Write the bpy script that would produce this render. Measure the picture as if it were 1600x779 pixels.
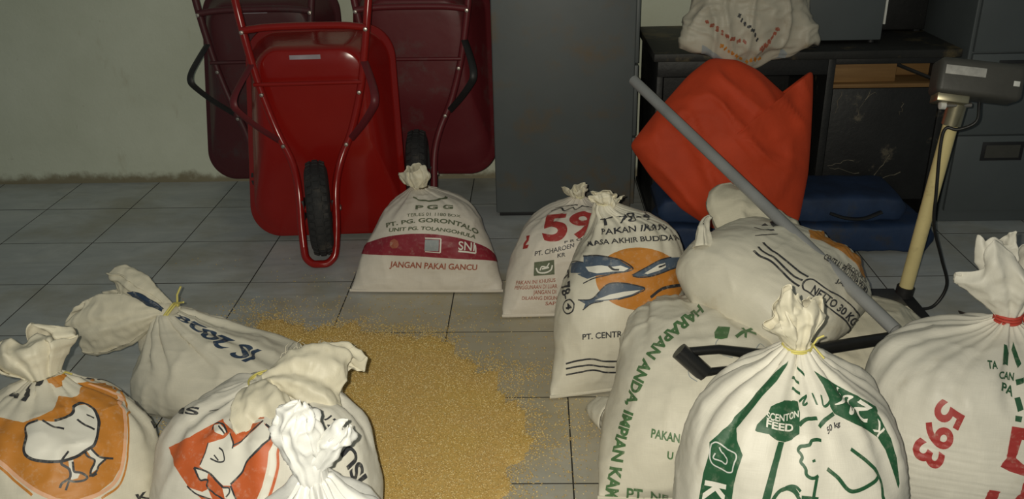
import bpy, bmesh, math, random
import numpy as np
from mathutils import Vector, Matrix, noise, Euler

for _o in list(bpy.data.objects):
    bpy.data.objects.remove(_o)
SC = bpy.context.scene
COL = SC.collection
R = math.radians
random.seed(7)

# ------------------------------------------------------------------ camera
CAM_H = 1.513
cam = bpy.data.cameras.new('camera')
cam.sensor_width = 36.0
cam.lens = 1394.3 / 1600 * 36.0
cam.clip_start = 0.02
camo = bpy.data.objects.new('camera', cam)
COL.objects.link(camo)
_p, _y, _r = R(24.267), R(1.796), R(-1.346)
_fw = Vector((-math.sin(_y) * math.cos(_p), math.cos(_y) * math.cos(_p), -math.sin(_p)))
_rt = Vector((math.cos(_y), math.sin(_y), 0))
_up = _rt.cross(_fw)
_rt2 = _rt * math.cos(_r) + _up * math.sin(_r)
_up2 = _up * math.cos(_r) - _rt * math.sin(_r)
camo.matrix_world = Matrix(((_rt2.x, _up2.x, -_fw.x, 0), (_rt2.y, _up2.y, -_fw.y, 0),
                            (_rt2.z, _up2.z, -_fw.z, CAM_H), (0, 0, 0, 1)))
SC.camera = camo

# ------------------------------------------------------------------ light: phone flash lamp plus dim room light
world = bpy.data.worlds.new('world')
SC.world = world
world.use_nodes = True
world.node_tree.nodes['Background'].inputs[0].default_value = (0.86, 0.98, 0.96, 1)
world.node_tree.nodes['Background'].inputs[1].default_value = 0.105
fl = bpy.data.lights.new('flash', 'SPOT')
fl.energy = 155
fl.color = (1.0, 0.945, 0.79)
fl.shadow_soft_size = 0.006
fl.spot_size = R(118)
fl.spot_blend = 1.0
flo = bpy.data.objects.new('flash', fl)
COL.objects.link(flo)
flo.location = (-0.03, 0.0, CAM_H + 0.018)
flo.rotation_euler = (Vector((-0.05, 2.65, 0.25)) - Vector(flo.location)).to_track_quat('-Z', 'Y').to_euler()
SC.view_settings.view_transform = 'Standard'
SC.view_settings.look = 'None'
SC.view_settings.exposure = 0.0
SC.view_settings.gamma = 1.0
SC.view_settings.use_curve_mapping = False


# ------------------------------------------------------------------ helpers
def link(o, parent=None):
    COL.objects.link(o)
    if parent is not None:
        o.parent = parent
    return o


def tag(o, label=None, cat=None, group=None, kind=None):
    if label: o['label'] = label
    if cat: o['category'] = cat
    if group: o['group'] = group
    if kind: o['kind'] = kind
    return o


def thing(name, label, cat, loc=(0, 0, 0), rot=(0, 0, 0), group=None):
    o = bpy.data.objects.new(name, None)
    o.empty_display_size = 0.05
    link(o)
    o.location = loc
    o.rotation_euler = rot
    return tag(o, label, cat, group)


def meshob(name, verts, faces, mat, parent=None, smooth=True, label=None):
    me = bpy.data.meshes.new(name)
    me.from_pydata([tuple(map(float, v)) for v in verts], [], [tuple(f) for f in faces])
    me.update()
    if smooth:
        me.polygons.foreach_set('use_smooth', [True] * len(me.polygons))
    if mat is not None:
        me.materials.append(mat)
    o = link(bpy.data.objects.new(name, me), parent)
    if label: o['label'] = label
    return o


def bmob(name, bm, mat, parent=None, smooth=False, angle=None):
    me = bpy.data.meshes.new(name)
    bm.normal_update()
    bm.to_mesh(me)
    bm.free()
    if smooth:
        me.polygons.foreach_set('use_smooth', [True] * len(me.polygons))
        if angle:
            me.set_sharp_from_angle(angle=R(angle))
    me.materials.append(mat)
    return link(bpy.data.objects.new(name, me), parent)


def boxbm(lo, hi, bev=0.0, seg=2, bm=None):
    new = bm is None
    if new: bm = bmesh.new()
    c = [(a + b) / 2 for a, b in zip(lo, hi)]
    s = [abs(b - a) for a, b in zip(lo, hi)]
    r = bmesh.ops.create_cube(bm, size=1.0)
    bmesh.ops.scale(bm, vec=s, verts=r['verts'])
    bmesh.ops.translate(bm, vec=c, verts=r['verts'])
    if bev:
        ed = list({e for v in r['verts'] for e in v.link_edges})
        bmesh.ops.bevel(bm, geom=ed, offset=bev, segments=seg, affect='EDGES', profile=0.5)
    return bm


def box(name, lo, hi, mat, parent=None, bev=0.003, seg=2):
    return bmob(name, boxbm(lo, hi, bev, seg), mat, parent, smooth=True, angle=40)


def catmull(pts, n):
    P = np.array(pts, float)
    k = len(P)
    Q = np.vstack([2 * P[0] - P[1], P, 2 * P[-1] - P[-2]])
    T = np.linspace(0, k - 1, n)
    out = []
    for t in T:
        i = min(int(t), k - 2)
        u = t - i
        p0, p1, p2, p3 = Q[i], Q[i + 1], Q[i + 2], Q[i + 3]
        out.append(0.5 * (2 * p1 + (p2 - p0) * u + (2 * p0 - 5 * p1 + 4 * p2 - p3) * u * u
                          + (3 * p1 - p0 - 3 * p2 + p3) * u ** 3))
    return np.array(out)


def tubegeo(pts, rad, seg=12, cap=True, closed=False, flat=1.0):
    P = np.array(pts, float)
    n = len(P)
    rad = np.broadcast_to(np.array(rad, float), (n,))
    verts, faces = [], []
    up = None
    for i in range(n):
        if closed:
            t = P[(i + 1) % n] - P[i - 1]
        else:
            t = P[min(i + 1, n - 1)] - P[max(i - 1, 0)]
        t = t / (np.linalg.norm(t) + 1e-12)
        if up is None:
            a = np.array([0, 0, 1.0]) if abs(t[2]) < 0.9 else np.array([1.0, 0, 0])
            up = a - t * (a @ t)
        else:
            up = up - t * (up @ t)
        up = up / (np.linalg.norm(up) + 1e-12)
        s = np.cross(t, up)
        for k in range(seg):
            an = 2 * math.pi * k / seg
            verts.append(P[i] + rad[i] * (math.cos(an) * s + flat * math.sin(an) * up))
    for i in range(n if closed else n - 1):
        for k in range(seg):
            a, b = i * seg + k, i * seg + (k + 1) % seg
            c, d = ((i + 1) % n) * seg + (k + 1) % seg, ((i + 1) % n) * seg + k
            faces.append((a, b, c, d))
    if cap and not closed:
        faces.append(tuple(range(seg))[::-1])
        faces.append(tuple((n - 1) * seg + k for k in range(seg)))
    return verts, faces


def tube(name, pts, rad, mat, parent=None, seg=12, n=None, cap=True, closed=False, flat=1.0):
    if n: pts = catmull(pts, n)
    v, f = tubegeo(pts, rad, seg, cap, closed, flat)
    o = meshob(name, v, f, mat, parent)
    o.data.set_sharp_from_angle(angle=R(50))
    return o


def lathe(name, prof, mat, parent=None, seg=40, axis='x', center=(0, 0, 0)):
    """prof: list of (radius, height) ; axis of rotation"""
    v, f = [], []
    for i in range(seg):
        a = 2 * math.pi * i / seg
        for r, h in prof:
            p = {'x': (h, r * math.cos(a), r * math.sin(a)), 'z': (r * math.cos(a), r * math.sin(a), h),
                 'y': (r * math.cos(a), h, r * math.sin(a))}[axis]
            v.append(tuple(p[k] + center[k] for k in range(3)))
    m = len(prof)
    for i in range(seg):
        for k in range(m - 1):
            f.append((i * m + k, i * m + k + 1, ((i + 1) % seg) * m + k + 1, ((i + 1) % seg) * m + k))
    o = meshob(name, v, f, mat, parent)
    o.data.set_sharp_from_angle(angle=R(45))
    return o


# ------------------------------------------------------------------ materials
class MT:
    def __init__(s, name, rough=0.6, metal=0.0, spec=0.5):
        s.m = bpy.data.materials.new(name)
        s.m.use_nodes = True
        s.t = s.m.node_tree
        s.b = s.t.nodes['Principled BSDF']
        s.b.inputs['Roughness'].default_value = rough
        s.b.inputs['Metallic'].default_value = metal
        s.b.inputs['Specular IOR Level'].default_value = spec
        s._co = {}

    def n(s, typ, **kw):
        x = s.t.nodes.new(typ)
        for k, v in kw.items():
            if k.startswith('_'):
                setattr(x, k[1:], v)
            else:
                x.inputs[k.replace('__', ' ')].default_value = v
        return x

    def l(s, a, b):
        s.t.links.new(a, b)

    def co(s, kind='Object'):
        if kind not in s._co:
            s._co[kind] = s.n('ShaderNodeTexCoord').outputs[kind]
        return s._co[kind]

    def scaled(s, v, sc):
        m = s.n('ShaderNodeMapping')
        m.inputs['Scale'].default_value = sc
        s.l(v, m.inputs['Vector'])
        return m.outputs[0]

    def noise(s, scale, detail=4, vec=None, rough=0.55, dist=0.0):
        x = s.n('ShaderNodeTexNoise', Scale=scale, Detail=detail, Roughness=rough, Distortion=dist)
        s.l(vec if vec is not None else s.co(), x.inputs['Vector'])
        return x.outputs['Fac']

    def ramp(s, fac, stops):
        x = s.n('ShaderNodeValToRGB')
        e = x.color_ramp.elements
        e[0].position, e[0].color = stops[0][0], (*stops[0][1], 1) if len(stops[0][1]) == 3 else stops[0][1]
        e[1].position, e[1].color = stops[1][0], (*stops[1][1], 1)
        for p, c in stops[2:]:
            q = e.new(p)
            q.color = (*c, 1)
        s.l(fac, x.inputs[0])
        return x.outputs[0]

    def mask(s, fac, a, b):
        x = s.n('ShaderNodeMapRange', _clamp=True)
        x.interpolation_type = 'SMOOTHSTEP'
        x.inputs[1].default_value, x.inputs[2].default_value = a, b
        s.l(fac, x.inputs[0])
        return x.outputs[0]

    def math(s, op, a, b=None):
        x = s.n('ShaderNodeMath', _operation=op)
        for i, v in enumerate((a, b)):
            if v is None: continue
            if isinstance(v, (int, float)): x.inputs[i].default_value = v
            else: s.l(v, x.inputs[i])
        return x.outputs[0]

    def mix(s, fac, a, b, blend='MIX'):
        x = s.n('ShaderNodeMix', _data_type='RGBA', _blend_type=blend)
        for i, v in ((0, fac), (6, a), (7, b)):
            if isinstance(v, (int, float)): x.inputs[i].default_value = v
            elif isinstance(v, tuple): x.inputs[i].default_value = (*v, 1)
            else: s.l(v, x.inputs[i])
        return x.outputs[2]

    def base(s, c):
        if isinstance(c, tuple): s.b.inputs['Base Color'].default_value = (*c, 1)
        else: s.l(c, s.b.inputs['Base Color'])
        return s

    def bump(s, h, strength=0.3, dist=0.01):
        x = s.n('ShaderNodeBump', Strength=strength, Distance=dist)
        s.l(h, x.inputs['Height'])
        s.l(x.outputs[0], s.b.inputs['Normal'])
        return s


def plain(name, c, rough=0.6, metal=0.0, var=0.25, scale=14, bump=0.0, spec=0.5, dirt=None, dscale=6, dlo=0.52, dhi=0.75):
    m = MT(name, rough, metal, spec)
    k = m.noise(scale, 5)
    col = m.ramp(k, [(0.25, tuple(x * (1 - var) for x in c)), (0.75, tuple(min(1, x * (1 + var)) for x in c))])
    if dirt:
        col = m.mix(m.mask(m.noise(dscale, 6, rough=0.65), dlo, dhi), col, dirt)
    m.base(col)
    if bump: m.bump(m.noise(scale * 6, 4), bump, 0.004)
    return m.m


def fabric(name, c=(0.72, 0.68, 0.56), dirt=(0.42, 0.34, 0.20), damt=0.5, rough=0.5, rib=0.0):
    m = MT(name, rough, 0, 0.4)
    uv = m.co('UV')
    big = m.noise(5, 4)
    col = m.mix(m.mask(big, 0.35, 0.7), c, tuple(x * 0.86 for x in c))
    st = m.mask(m.noise(7, 6, rough=0.7), 0.58, 0.80)
    col = m.mix(m.math('MULTIPLY', st, damt), col, dirt)
    thr = m.noise(1.0, 2, vec=m.scaled(uv, (420, 25, 1)))
    thr2 = m.noise(1.0, 2, vec=m.scaled(uv, (25, 420, 1)))
    wv = m.math('ADD', thr, thr2)
    col = m.mix(m.math('MULTIPLY', m.mask(wv, 0.75, 1.25), 0.10), col, tuple(x * 0.55 for x in c))
    m.base(col)
    wr = m.noise(13, 3, rough=0.5, dist=0.8)
    hh = m.math('ADD', m.math('MULTIPLY', wr, 1.0), m.math('MULTIPLY', wv, 0.10))
    m.bump(hh, 0.22, 0.010)
    return m.m


def ink(name, c, wear=0.35, under=(0.70, 0.66, 0.54)):
    m = MT(name, 0.5, 0, 0.4)
    w = m.mask(m.noise(60, 5, rough=0.7), 0.50, 0.75)
    g = m.noise(9, 3)
    col = m.mix(g, tuple(x * 0.85 for x in c), tuple(min(1, x * 1.15) for x in c))
    m.base(m.mix(m.math('MULTIPLY', w, wear), col, under))
    return m.m


M = {}
# wall
m = MT('wall_plaster', 0.75, 0, 0.3)
pos = m.co()
sep = m.n('ShaderNodeSeparateXYZ'); m.l(pos, sep.inputs[0])
c0 = m.ramp(m.noise(1.6, 6, rough=0.6), [(0.3, (0.60, 0.63, 0.50)), (0.7, (0.74, 0.77, 0.64))])
st1 = m.mask(m.noise(1.0, 5, vec=m.scaled(pos, (6, 1, 2.2)), rough=0.65), 0.60, 0.80)
c0 = m.mix(m.math('MULTIPLY', st1, 0.55), c0, (0.34, 0.27, 0.14))
st2 = m.mask(m.noise(24, 5, rough=0.7), 0.66, 0.76)
c0 = m.mix(m.math('MULTIPLY', st2, 0.4), c0, (0.22, 0.20, 0.11))
low = m.n('ShaderNodeMapRange'); low.inputs[1].default_value = 0.12; low.inputs[2].default_value = 0.0
m.l(sep.outputs[2], low.inputs[0])
nb = m.noise(9, 5, rough=0.7)
lowm = m.mask(m.math('ADD', m.math('MULTIPLY', low.outputs[0], 0.75), m.math('MULTIPLY', nb, 0.7)), 0.72, 1.0)
c0 = m.mix(m.math('MULTIPLY', lowm, 0.8), c0, (0.16, 0.115, 0.05))
m.base(c0)
m.bump(m.noise(30, 6, rough=0.65), 0.35, 0.006)
M['wall'] = m.m
# floor tile
m = MT('floor_tile', 0.38, 0, 0.5)
oi = m.n('ShaderNodeObjectInfo')
vadd = m.n('ShaderNodeVectorMath', _operation='ADD')
m.l(m.co(), vadd.inputs[0])
rm = m.n('ShaderNodeVectorMath', _operation='SCALE'); rm.inputs[0].default_value = (11, 17, 5)
m.l(oi.outputs['Random'], rm.inputs['Scale']); m.l(rm.outputs[0], vadd.inputs[1])
pv = vadd.outputs[0]
streak = m.noise(1.0, 6, vec=m.scaled(pv, (3.0, 9.0, 1)), rough=0.65, dist=1.2)
c0 = m.ramp(streak, [(0.3, (0.38, 0.41, 0.42)), (0.72, (0.56, 0.58, 0.57))])
geo = m.n('ShaderNodeNewGeometry')
wp = geo.outputs['Position']
dirt = m.mask(m.noise(2.2, 6, vec=wp, rough=0.65), 0.42, 0.72)
c0 = m.mix(m.math('MULTIPLY', dirt, 0.6), c0, (0.31, 0.28, 0.19))
# straw dust trodden in around the spilled rice
dv = m.n('ShaderNodeVectorMath', _operation='DISTANCE'); dv.inputs[1].default_value = (-0.28, 2.35, 0)
m.l(wp, dv.inputs[0])
dd = m.math('ADD', dv.outputs['Value'], m.math('MULTIPLY', m.math('SUBTRACT', m.noise(5, 6, vec=wp, rough=0.7), 0.5), 1.2))
dust = m.mask(dd, 1.05, 0.35)
c0 = m.mix(m.math('MULTIPLY', dust, 0.55), c0, (0.44, 0.33, 0.13))
spk = m.mask(m.noise(38, 4, vec=wp, rough=0.6), 0.68, 0.74)
c0 = m.mix(m.math('MULTIPLY', spk, 0.35), c0, (0.07, 0.06, 0.045))
m.base(c0)
m.bump(m.noise(16, 5, vec=pv), 0.12, 0.003)
M['tile'] = m.m
M['grout'] = plain('floor_grout', (0.03, 0.028, 0.022), 0.9, bump=0.3)
M['sack'] = fabric('sack_fabric_cream')
M['sack_white'] = fabric('sack_fabric_white', (0.74, 0.71, 0.62), damt=0.35)
M['sack_clear'] = fabric('sack_fabric_yellowed', (0.74, 0.69, 0.54), damt=0.45)
M['sack_old'] = fabric('sack_fabric_soiled', (0.50, 0.46, 0.37), (0.22, 0.16, 0.08), damt=1.0)
M['sack_pink'] = fabric('sack_fabric_sugar', (0.72, 0.66, 0.57), damt=0.35)
M['plastic_white'] = fabric('bag_plastic_white', (0.80, 0.80, 0.77), damt=0.1, rough=0.32)
M['orange_cloth'] = plain('orange_cloth', (0.56, 0.052, 0.010), 0.75, var=0.18, scale=5, bump=0.35)
M['blue_tarp'] = plain('blue_tarp', (0.010, 0.028, 0.075), 0.7, var=0.5, scale=6, bump=0.4, dirt=(0.03, 0.03, 0.03))
m = MT('barrow_red_paint', 0.20, 0, 0.5)
c0 = m.mix(m.noise(4, 5), (0.225, 0.007, 0.006), (0.30, 0.012, 0.008))
sc_ = m.mask(m.noise(1.0, 6, vec=m.scaled(m.co(), (30, 30, 12)), rough=0.75), 0.66, 0.74)
c0 = m.mix(m.math('MULTIPLY', sc_, 0.35), c0, (0.30, 0.16, 0.12))
m.base(c0)
m.bump(m.noise(6, 3), 0.25, 0.01)
M['red'] = m.m
m = MT('barrow_faded_paint', 0.45, 0, 0.4)
c0 = m.mix(m.noise(3, 5), (0.105, 0.010, 0.015), (0.15, 0.020, 0.024))
c0 = m.mix(m.math('MULTIPLY', m.mask(m.noise(7, 6, rough=0.7), 0.52, 0.75), 0.6), c0, (0.11, 0.075, 0.07))
m.base(c0); m.bump(m.noise(6, 3), 0.25, 0.01)
M['red_old'] = m.m
m = MT('barrow_maroon_paint', 0.5, 0, 0.4)
c0 = m.mix(m.noise(3, 5), (0.060, 0.012, 0.016), (0.09, 0.020, 0.024))
c0 = m.mix(m.math('MULTIPLY', m.mask(m.noise(8, 6, rough=0.7), 0.50, 0.75), 0.7), c0, (0.055, 0.045, 0.045))
m.base(c0); m.bump(m.noise(6, 3), 0.25, 0.01)
M['maroon'] = m.m
M['rubber'] = plain('tyre_rubber', (0.020, 0.020, 0.021), 0.8, bump=0.3, dirt=(0.07, 0.06, 0.05), dscale=14)
M['black_iron'] = plain('black_iron', (0.028, 0.027, 0.027), 0.5, 0.3, bump=0.2)
M['bolt'] = plain('bolt_steel', (0.55, 0.50, 0.45), 0.35, 0.9)
M['sticker'] = plain('sticker_grey', (0.35, 0.30, 0.34), 0.4)
M['cabinet'] = plain('cabinet_grey_paint', (0.092, 0.104, 0.106), 0.5, var=0.10, scale=3, bump=0.12,
                     dirt=(0.125, 0.095, 0.060), dscale=4.5, dlo=0.50, dhi=0.72)
M['cabinet2'] = plain('cabinet_slate_paint', (0.085, 0.098, 0.102), 0.5, var=0.12, scale=3, bump=0.12)
M['cab_dark'] = plain('cabinet_recess', (0.012, 0.012, 0.014), 0.6)
M['desk'] = plain('desk_black_lacquer', (0.011, 0.011, 0.011), 0.55, var=0.4, scale=8, bump=0.3,
                  dirt=(0.10, 0.085, 0.060), dscale=9, dlo=0.62, dhi=0.72)
M['desk_worn'] = plain('desk_top_worn', (0.013, 0.0125, 0.011), 0.6, var=0.4, scale=8, bump=0.3,
                       dirt=(0.10, 0.075, 0.035), dscale=5, dlo=0.52, dhi=0.66)
m = MT('bare_plywood', 0.7)
g = m.noise(1.0, 5, vec=m.scaled(m.co(), (3, 30, 40)), rough=0.6, dist=0.5)
m.base(m.ramp(g, [(0.3, (0.17, 0.085, 0.025)), (0.7, (0.26, 0.145, 0.05))]))
M['wood'] = m.m
M['scratch'] = plain('bare_scrape', (0.23, 0.20, 0.15), 0.8, var=0.4, scale=40)
M['pipe'] = plain('pipe_grey', (0.28, 0.285, 0.285), 0.35, 0.15, var=0.12, scale=9)
M['pipe_in'] = plain('pipe_inside', (0.05, 0.05, 0.05), 0.8)
M['shovel'] = plain('shovel_black', (0.012, 0.012, 0.012), 0.30, 0.0, var=0.3, bump=0.1)
M['steel'] = plain('shovel_steel', (0.22, 0.22, 0.22), 0.4, 0.8)
M['pole'] = plain('scale_pole_cream', (0.74, 0.62, 0.30), 0.4, var=0.12, scale=7, dirt=(0.4, 0.32, 0.15), dscale=10)
M['scale_body'] = plain('scale_head_grey', (0.060, 0.058, 0.050), 0.5, var=0.2, scale=10, bump=0.1)
M['scale_label'] = plain('scale_label', (0.42, 0.41, 0.38), 0.5, var=0.2, scale=60)
M['white_paint'] = plain('white_paint', (0.7, 0.7, 0.66), 0.5)
M['cable'] = plain('cable_black', (0.012, 0.012, 0.012), 0.45)
M['chrome'] = plain('clamp_steel', (0.42, 0.38, 0.26), 0.35, 0.85)
M['twine'] = plain('twine_yellow', (0.62, 0.55, 0.16), 0.6)
M['twine_red'] = plain('twine_red', (0.50, 0.055, 0.035), 0.6)
M['twine_pale'] = plain('twine_pale', (0.66, 0.62, 0.42), 0.6)
M['twine_brown'] = plain('twine_brown', (0.12, 0.09, 0.045), 0.7)
INK = dict(black=ink('ink_black', (0.035, 0.037, 0.042)), navy=ink('ink_navy', (0.030, 0.052, 0.095)),
           red=ink('ink_red', (0.36, 0.036, 0.032), 0.25), maroon=ink('ink_maroon', (0.25, 0.020, 0.034), 0.15),
           rust=ink('ink_rust', (0.34, 0.10, 0.06), 0.35), green=ink('ink_green', (0.075, 0.165, 0.065), 0.25),
           dkgreen=ink('ink_dark_green', (0.018, 0.085, 0.036), 0.15), olive=ink('ink_olive', (0.11, 0.13, 0.075), 0.3),
           orange=ink('ink_orange', (0.54, 0.215, 0.035), 0.25), redorange=ink('ink_red_orange', (0.54, 0.115, 0.032), 0.25),
           blue=ink('ink_blue', (0.075, 0.105, 0.15), 0.25), white=ink('ink_white', (0.74, 0.72, 0.64), 0.1),
           peach=ink('ink_peach', (0.74, 0.42, 0.26), 0.2), grey=ink('ink_grey', (0.30, 0.33, 0.34), 0.3),
           pale=ink('ink_pale_grey', (0.56, 0.57, 0.54), 0.2))

# ------------------------------------------------------------------ setting
WALL_Y = 4.23
X0, Y0, TS = -2.3135, 3.870, 0.40          # tile grid
fx0, fx1, fy0, fy1 = -4.0, 3.4, -0.8, WALL_Y
floor = box('floor', (fx0, fy0, -0.05), (fx1, fy1, -0.0018), M['grout'], bev=0)
tag(floor, 'grey stone-look tiled floor of the store room', 'floor', kind='structure')
J = 0.0021
tile_src = bmob('tile', boxbm((-TS / 2 + J, -TS / 2 + J, -0.012), (TS / 2 - J, TS / 2 - J, 0.0), 0.0, 1), M['tile'], floor)
def grout_sides(ob):
    ob.data.materials.append(M['grout'])
    for p_ in ob.data.polygons:
        if p_.normal.z < 0.9: p_.material_index = 1
grout_sides(tile_src)
first = True
for i in range(-4, 14):
    for j in range(-1, 12):
        cx, cy = X0 + (i + 0.5) * TS, Y0 - (j + 0.5) * TS + 0.0
        if cx > 3.2 or cx < -3.8 or cy < -0.5:
            continue
        if j == -1:
            # cut row along the wall
            if 'cut' not in M:
                M['cut'] = bmob('tile', boxbm((-TS / 2 + J, Y0 + J - 0, -0.012), (TS / 2 - J, WALL_Y, 0.0), 0.0, 1), M['tile'], floor)
                t = M['cut']
                grout_sides(t)
            else:
                t = M['cut'].copy(); link(t, floor)
            t.location = (cx, 0, 0)
            continue
        if first:
            t = tile_src; first = False
        else:
            t = tile_src.copy(); link(t, floor)
        t.location = (cx, cy, random.uniform(-0.0004, 0.0002))
wall = box('wall_back', (fx0, WALL_Y, -0.05), (fx1, WALL_Y + 0.12, 3.0), M['wall'], bev=0)
tag(wall, 'off-white plastered back wall with rusty stains along its foot', 'wall', kind='structure')


# ------------------------------------------------------------------ wheelbarrows
def rrect(hw, hh, rad, n, taper=0.0):
    """rounded rectangle, n points by even perimeter share per side/corner; taper widens the lower end"""
    pts = []
    k = n // 4
    for q, (sx, sz) in enumerate(((1, 1), (-1, 1), (-1, -1), (1, -1))):
        cx, cz = sx * (hw - rad), sz * (hh - rad)
        for i in range(k):
            a = math.pi / 2 * (q + i / (k - 1))
            x, z = cx + rad * math.cos(a), cz + rad * math.sin(a)
            pts.append((x * (1 - taper * z / hh), z))
    return pts


def make_barrow(name, label, loc, yaw, lean, paint, rail, tray_dz=0.0, wheel_rot=0.0, legmat=None, roll=0.0):
    t = thing(name, label, 'wheelbarrow', loc, (R(-lean), R(roll), R(yaw)), 'wheelbarrows stood on their noses against the wall')
    n = 64
    # tray: rings from rim lip to base centre, y toward the wall
    def ring(hw, hh, rad, zc, yf, taper):
        return [(x, yf(z + zc), z + zc + tray_dz) for x, z in rrect(hw, hh, rad, n, taper)]
    yrim = lambda z: 0.27 + 0.23 * (z / 0.88)
    rings = [ring(0.318, 0.418, 0.13, 0.462, lambda z: yrim(z) + 0.012, 0.05),
             ring(0.322, 0.422, 0.13, 0.462, lambda z: yrim(z), 0.05),
             ring(0.318, 0.418, 0.13, 0.462, lambda z: yrim(z) - 0.010, 0.05),
             ring(0.302, 0.402, 0.125, 0.464, lambda z: yrim(z) - 0.012, 0.05),
             ring(0.294, 0.392, 0.125, 0.470, lambda z: yrim(z) - 0.030, 0.05),
             ring(0.270, 0.345, 0.12, 0.505, lambda z: 0.6 * yrim(z) + 0.4 * 0.235 - 0.02, 0.05),
             ring(0.243, 0.290, 0.11, 0.552, lambda z: 0.28 * yrim(z) + 0.72 * 0.235 - 0.02, 0.05),
             ring(0.215, 0.232, 0.09, 0.600, lambda z: 0.232, 0.04),
             ring(0.198, 0.212, 0.08, 0.610, lambda z: 0.226, 0.04),
             ring(0.150, 0.160, 0.05, 0.610, lambda z: 0.226, 0.04)]
    v = [p for r in rings for p in r]
    f = []
    m_ = len(rings[0])
    for a in range(len(rings) - 1):
        for k in range(m_):
            f.append((a * m_ + k, (a + 1) * m_ + k, (a + 1) * m_ + (k + 1) % m_, a * m_ + (k + 1) % m_))
    f.append(tuple((len(rings) - 1) * m_ + k for k in range(m_)))
    f = [tuple(reversed(q_)) for q_ in f[:-1]] + [f[-1]]
    tray = meshob('tray', v, f, paint, t)
    md = tray.modifiers.new('t', 'SOLIDIFY'); md.thickness = 0.003; md.offset = -1
    bmob('maker_sticker', boxbm((-0.075, 0.2215 , 0.795 + tray_dz), (0.045, 0.2235, 0.812 + tray_dz), 0.0004, 1), M['sticker'], tray)
    # embossed stiffening rib on the tray floor
    # rails and nose guard
    for s in (-1, 1):
        pts = [(s * 0.285, 0.34, 1.46), (s * 0.262, 0.24, 1.12), (s * 0.240, 0.205, 0.94), (s * 0.200, 0.195, 0.70),
               (s * 0.150, 0.180, 0.52), (s * 0.098, 0.150, 0.40), (s * 0.074, 0.105, 0.30), (s * 0.070, 0.06, 0.16), (s * 0.064, 0.030, 0.075)]
        tube('rail', pts, 0.0155, rail, t, 12, 40)
        gp = [(s * 0.298, 0.40, 1.62), (s * 0.287, 0.345, 1.47)]
        tube('grip', gp, 0.02, M['rubber'], t, 12, 5)
        # leg: bent flat bar from the rail out to the foot and back
        lg = [(s * 0.218, 0.190, 0.775), (s * 0.245, 0.12, 0.725), (s * 0.262, 0.065, 0.685), (s * 0.264, 0.045, 0.655),
              (s * 0.252, 0.055, 0.625), (s * 0.205, 0.105, 0.555), (s * 0.140, 0.172, 0.475)]
        tube('leg', lg, 0.0155, legmat or M['black_iron'], t, 8, 26, flat=0.45)
        # braces rail to tray rim
        for zz in (0.90, 0.66, 0.46):
            xx = np.interp(zz, [0.40, 0.52, 0.70, 0.94], [0.098, 0.150, 0.200, 0.240])
            lathe('bolt', [(0, -0.026), (0.007, -0.025), (0.009, -0.02), (0.009, -0.012), (0.006, -0.010)], M['bolt'], t, 10, 'y',
                  (s * xx, 0.195 if zz > 0.6 else 0.17, zz))
        box('axle_bracket', (s * 0.060 - 0.006, 0.075, 0.175), (s * 0.060 + 0.006, 0.125, 0.255), M['black_iron'], t, 0.003)
        lathe('axle_nut', [(0, s * 0.088), (0.011, s * 0.088), (0.011, s * 0.070), (0.018, s * 0.069), (0.018, s * 0.066)], M['bolt'], t, 8, 'x', (0, 0.10, 0.215))
    tube('nose_guard', [(-0.064, 0.030, 0.075), (-0.056, 0.012, 0.040), (-0.03, 0.0, 0.018), (0, -0.004, 0.0165), (0.03, 0.0, 0.018),
                        (0.056, 0.012, 0.040), (0.064, 0.030, 0.075)], 0.0155, rail, t, 12, 30)
    tube('crossbar', [(-0.236, 0.19, 0.905), (-0.12, 0.196, 0.915), (0.12, 0.196, 0.915), (0.236, 0.19, 0.905)], 0.014, rail, t, 12, 16)
    tube('crossbar', [(-0.215, 0.180, 0.70), (0.20, 0.180, 0.70)], 0.008, rail, t, 10, 4)
    # wheel
    w = bpy.data.objects.new('wheel', None); link(w, t)
    w.location = (0, 0.10, 0.215); w.rotation_euler = (0, 0, R(wheel_rot))
    Rr, hw = 0.19, 0.046
    prof = []
    for i in range(17):
        a = math.pi * (i / 16)
        prof.append((Rr - 0.062 + 0.062 * math.sin(a) ** 0.75, -hw * math.cos(a)))
    prof = [(Rr - 0.068, -hw * 0.75)] + prof + [(Rr - 0.068, hw * 0.75)]
    ty = lathe('tyre', prof, M['rubber'], w, 56, 'x')
    # tread lugs
    bm = bmesh.new()
    for k in range(36):
        for s in (-1, 0, 1):
            a = 2 * math.pi * (k + (0.5 if s == 0 else 0)) / 36
            rr = Rr - (0.001 if s == 0 else 0.007)
            mt = Matrix.Rotation(a, 4, 'X') @ Matrix.Translation((s * 0.026, 0, rr)) @ Matrix.Rotation(R(24 * s), 4, 'Y') @ Matrix.Diagonal((0.020, 0.019, 0.008, 1))
            bmesh.ops.create_cube(bm, size=1.0, matrix=mt)
    tr = bmob('tread', bm, M['rubber'], w)
    tr['kind'] = 'stuff'
    lathe('rim', [(0.128, -0.036), (0.122, -0.034), (0.112, -0.022), (0.10, -0.012), (0.045, -0.008), (0.030, -0.030), (0.012, -0.058),
                  (0.012, 0.058), (0.030, 0.030), (0.045, 0.008), (0.10, 0.012), (0.112, 0.022), (0.122, 0.034), (0.128, 0.036)], rail, w, 40, 'x')
    tube('axle', [(-0.085, 0, 0), (0.085, 0, 0)], 0.008, M['bolt'], w, 10)
    return t


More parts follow.
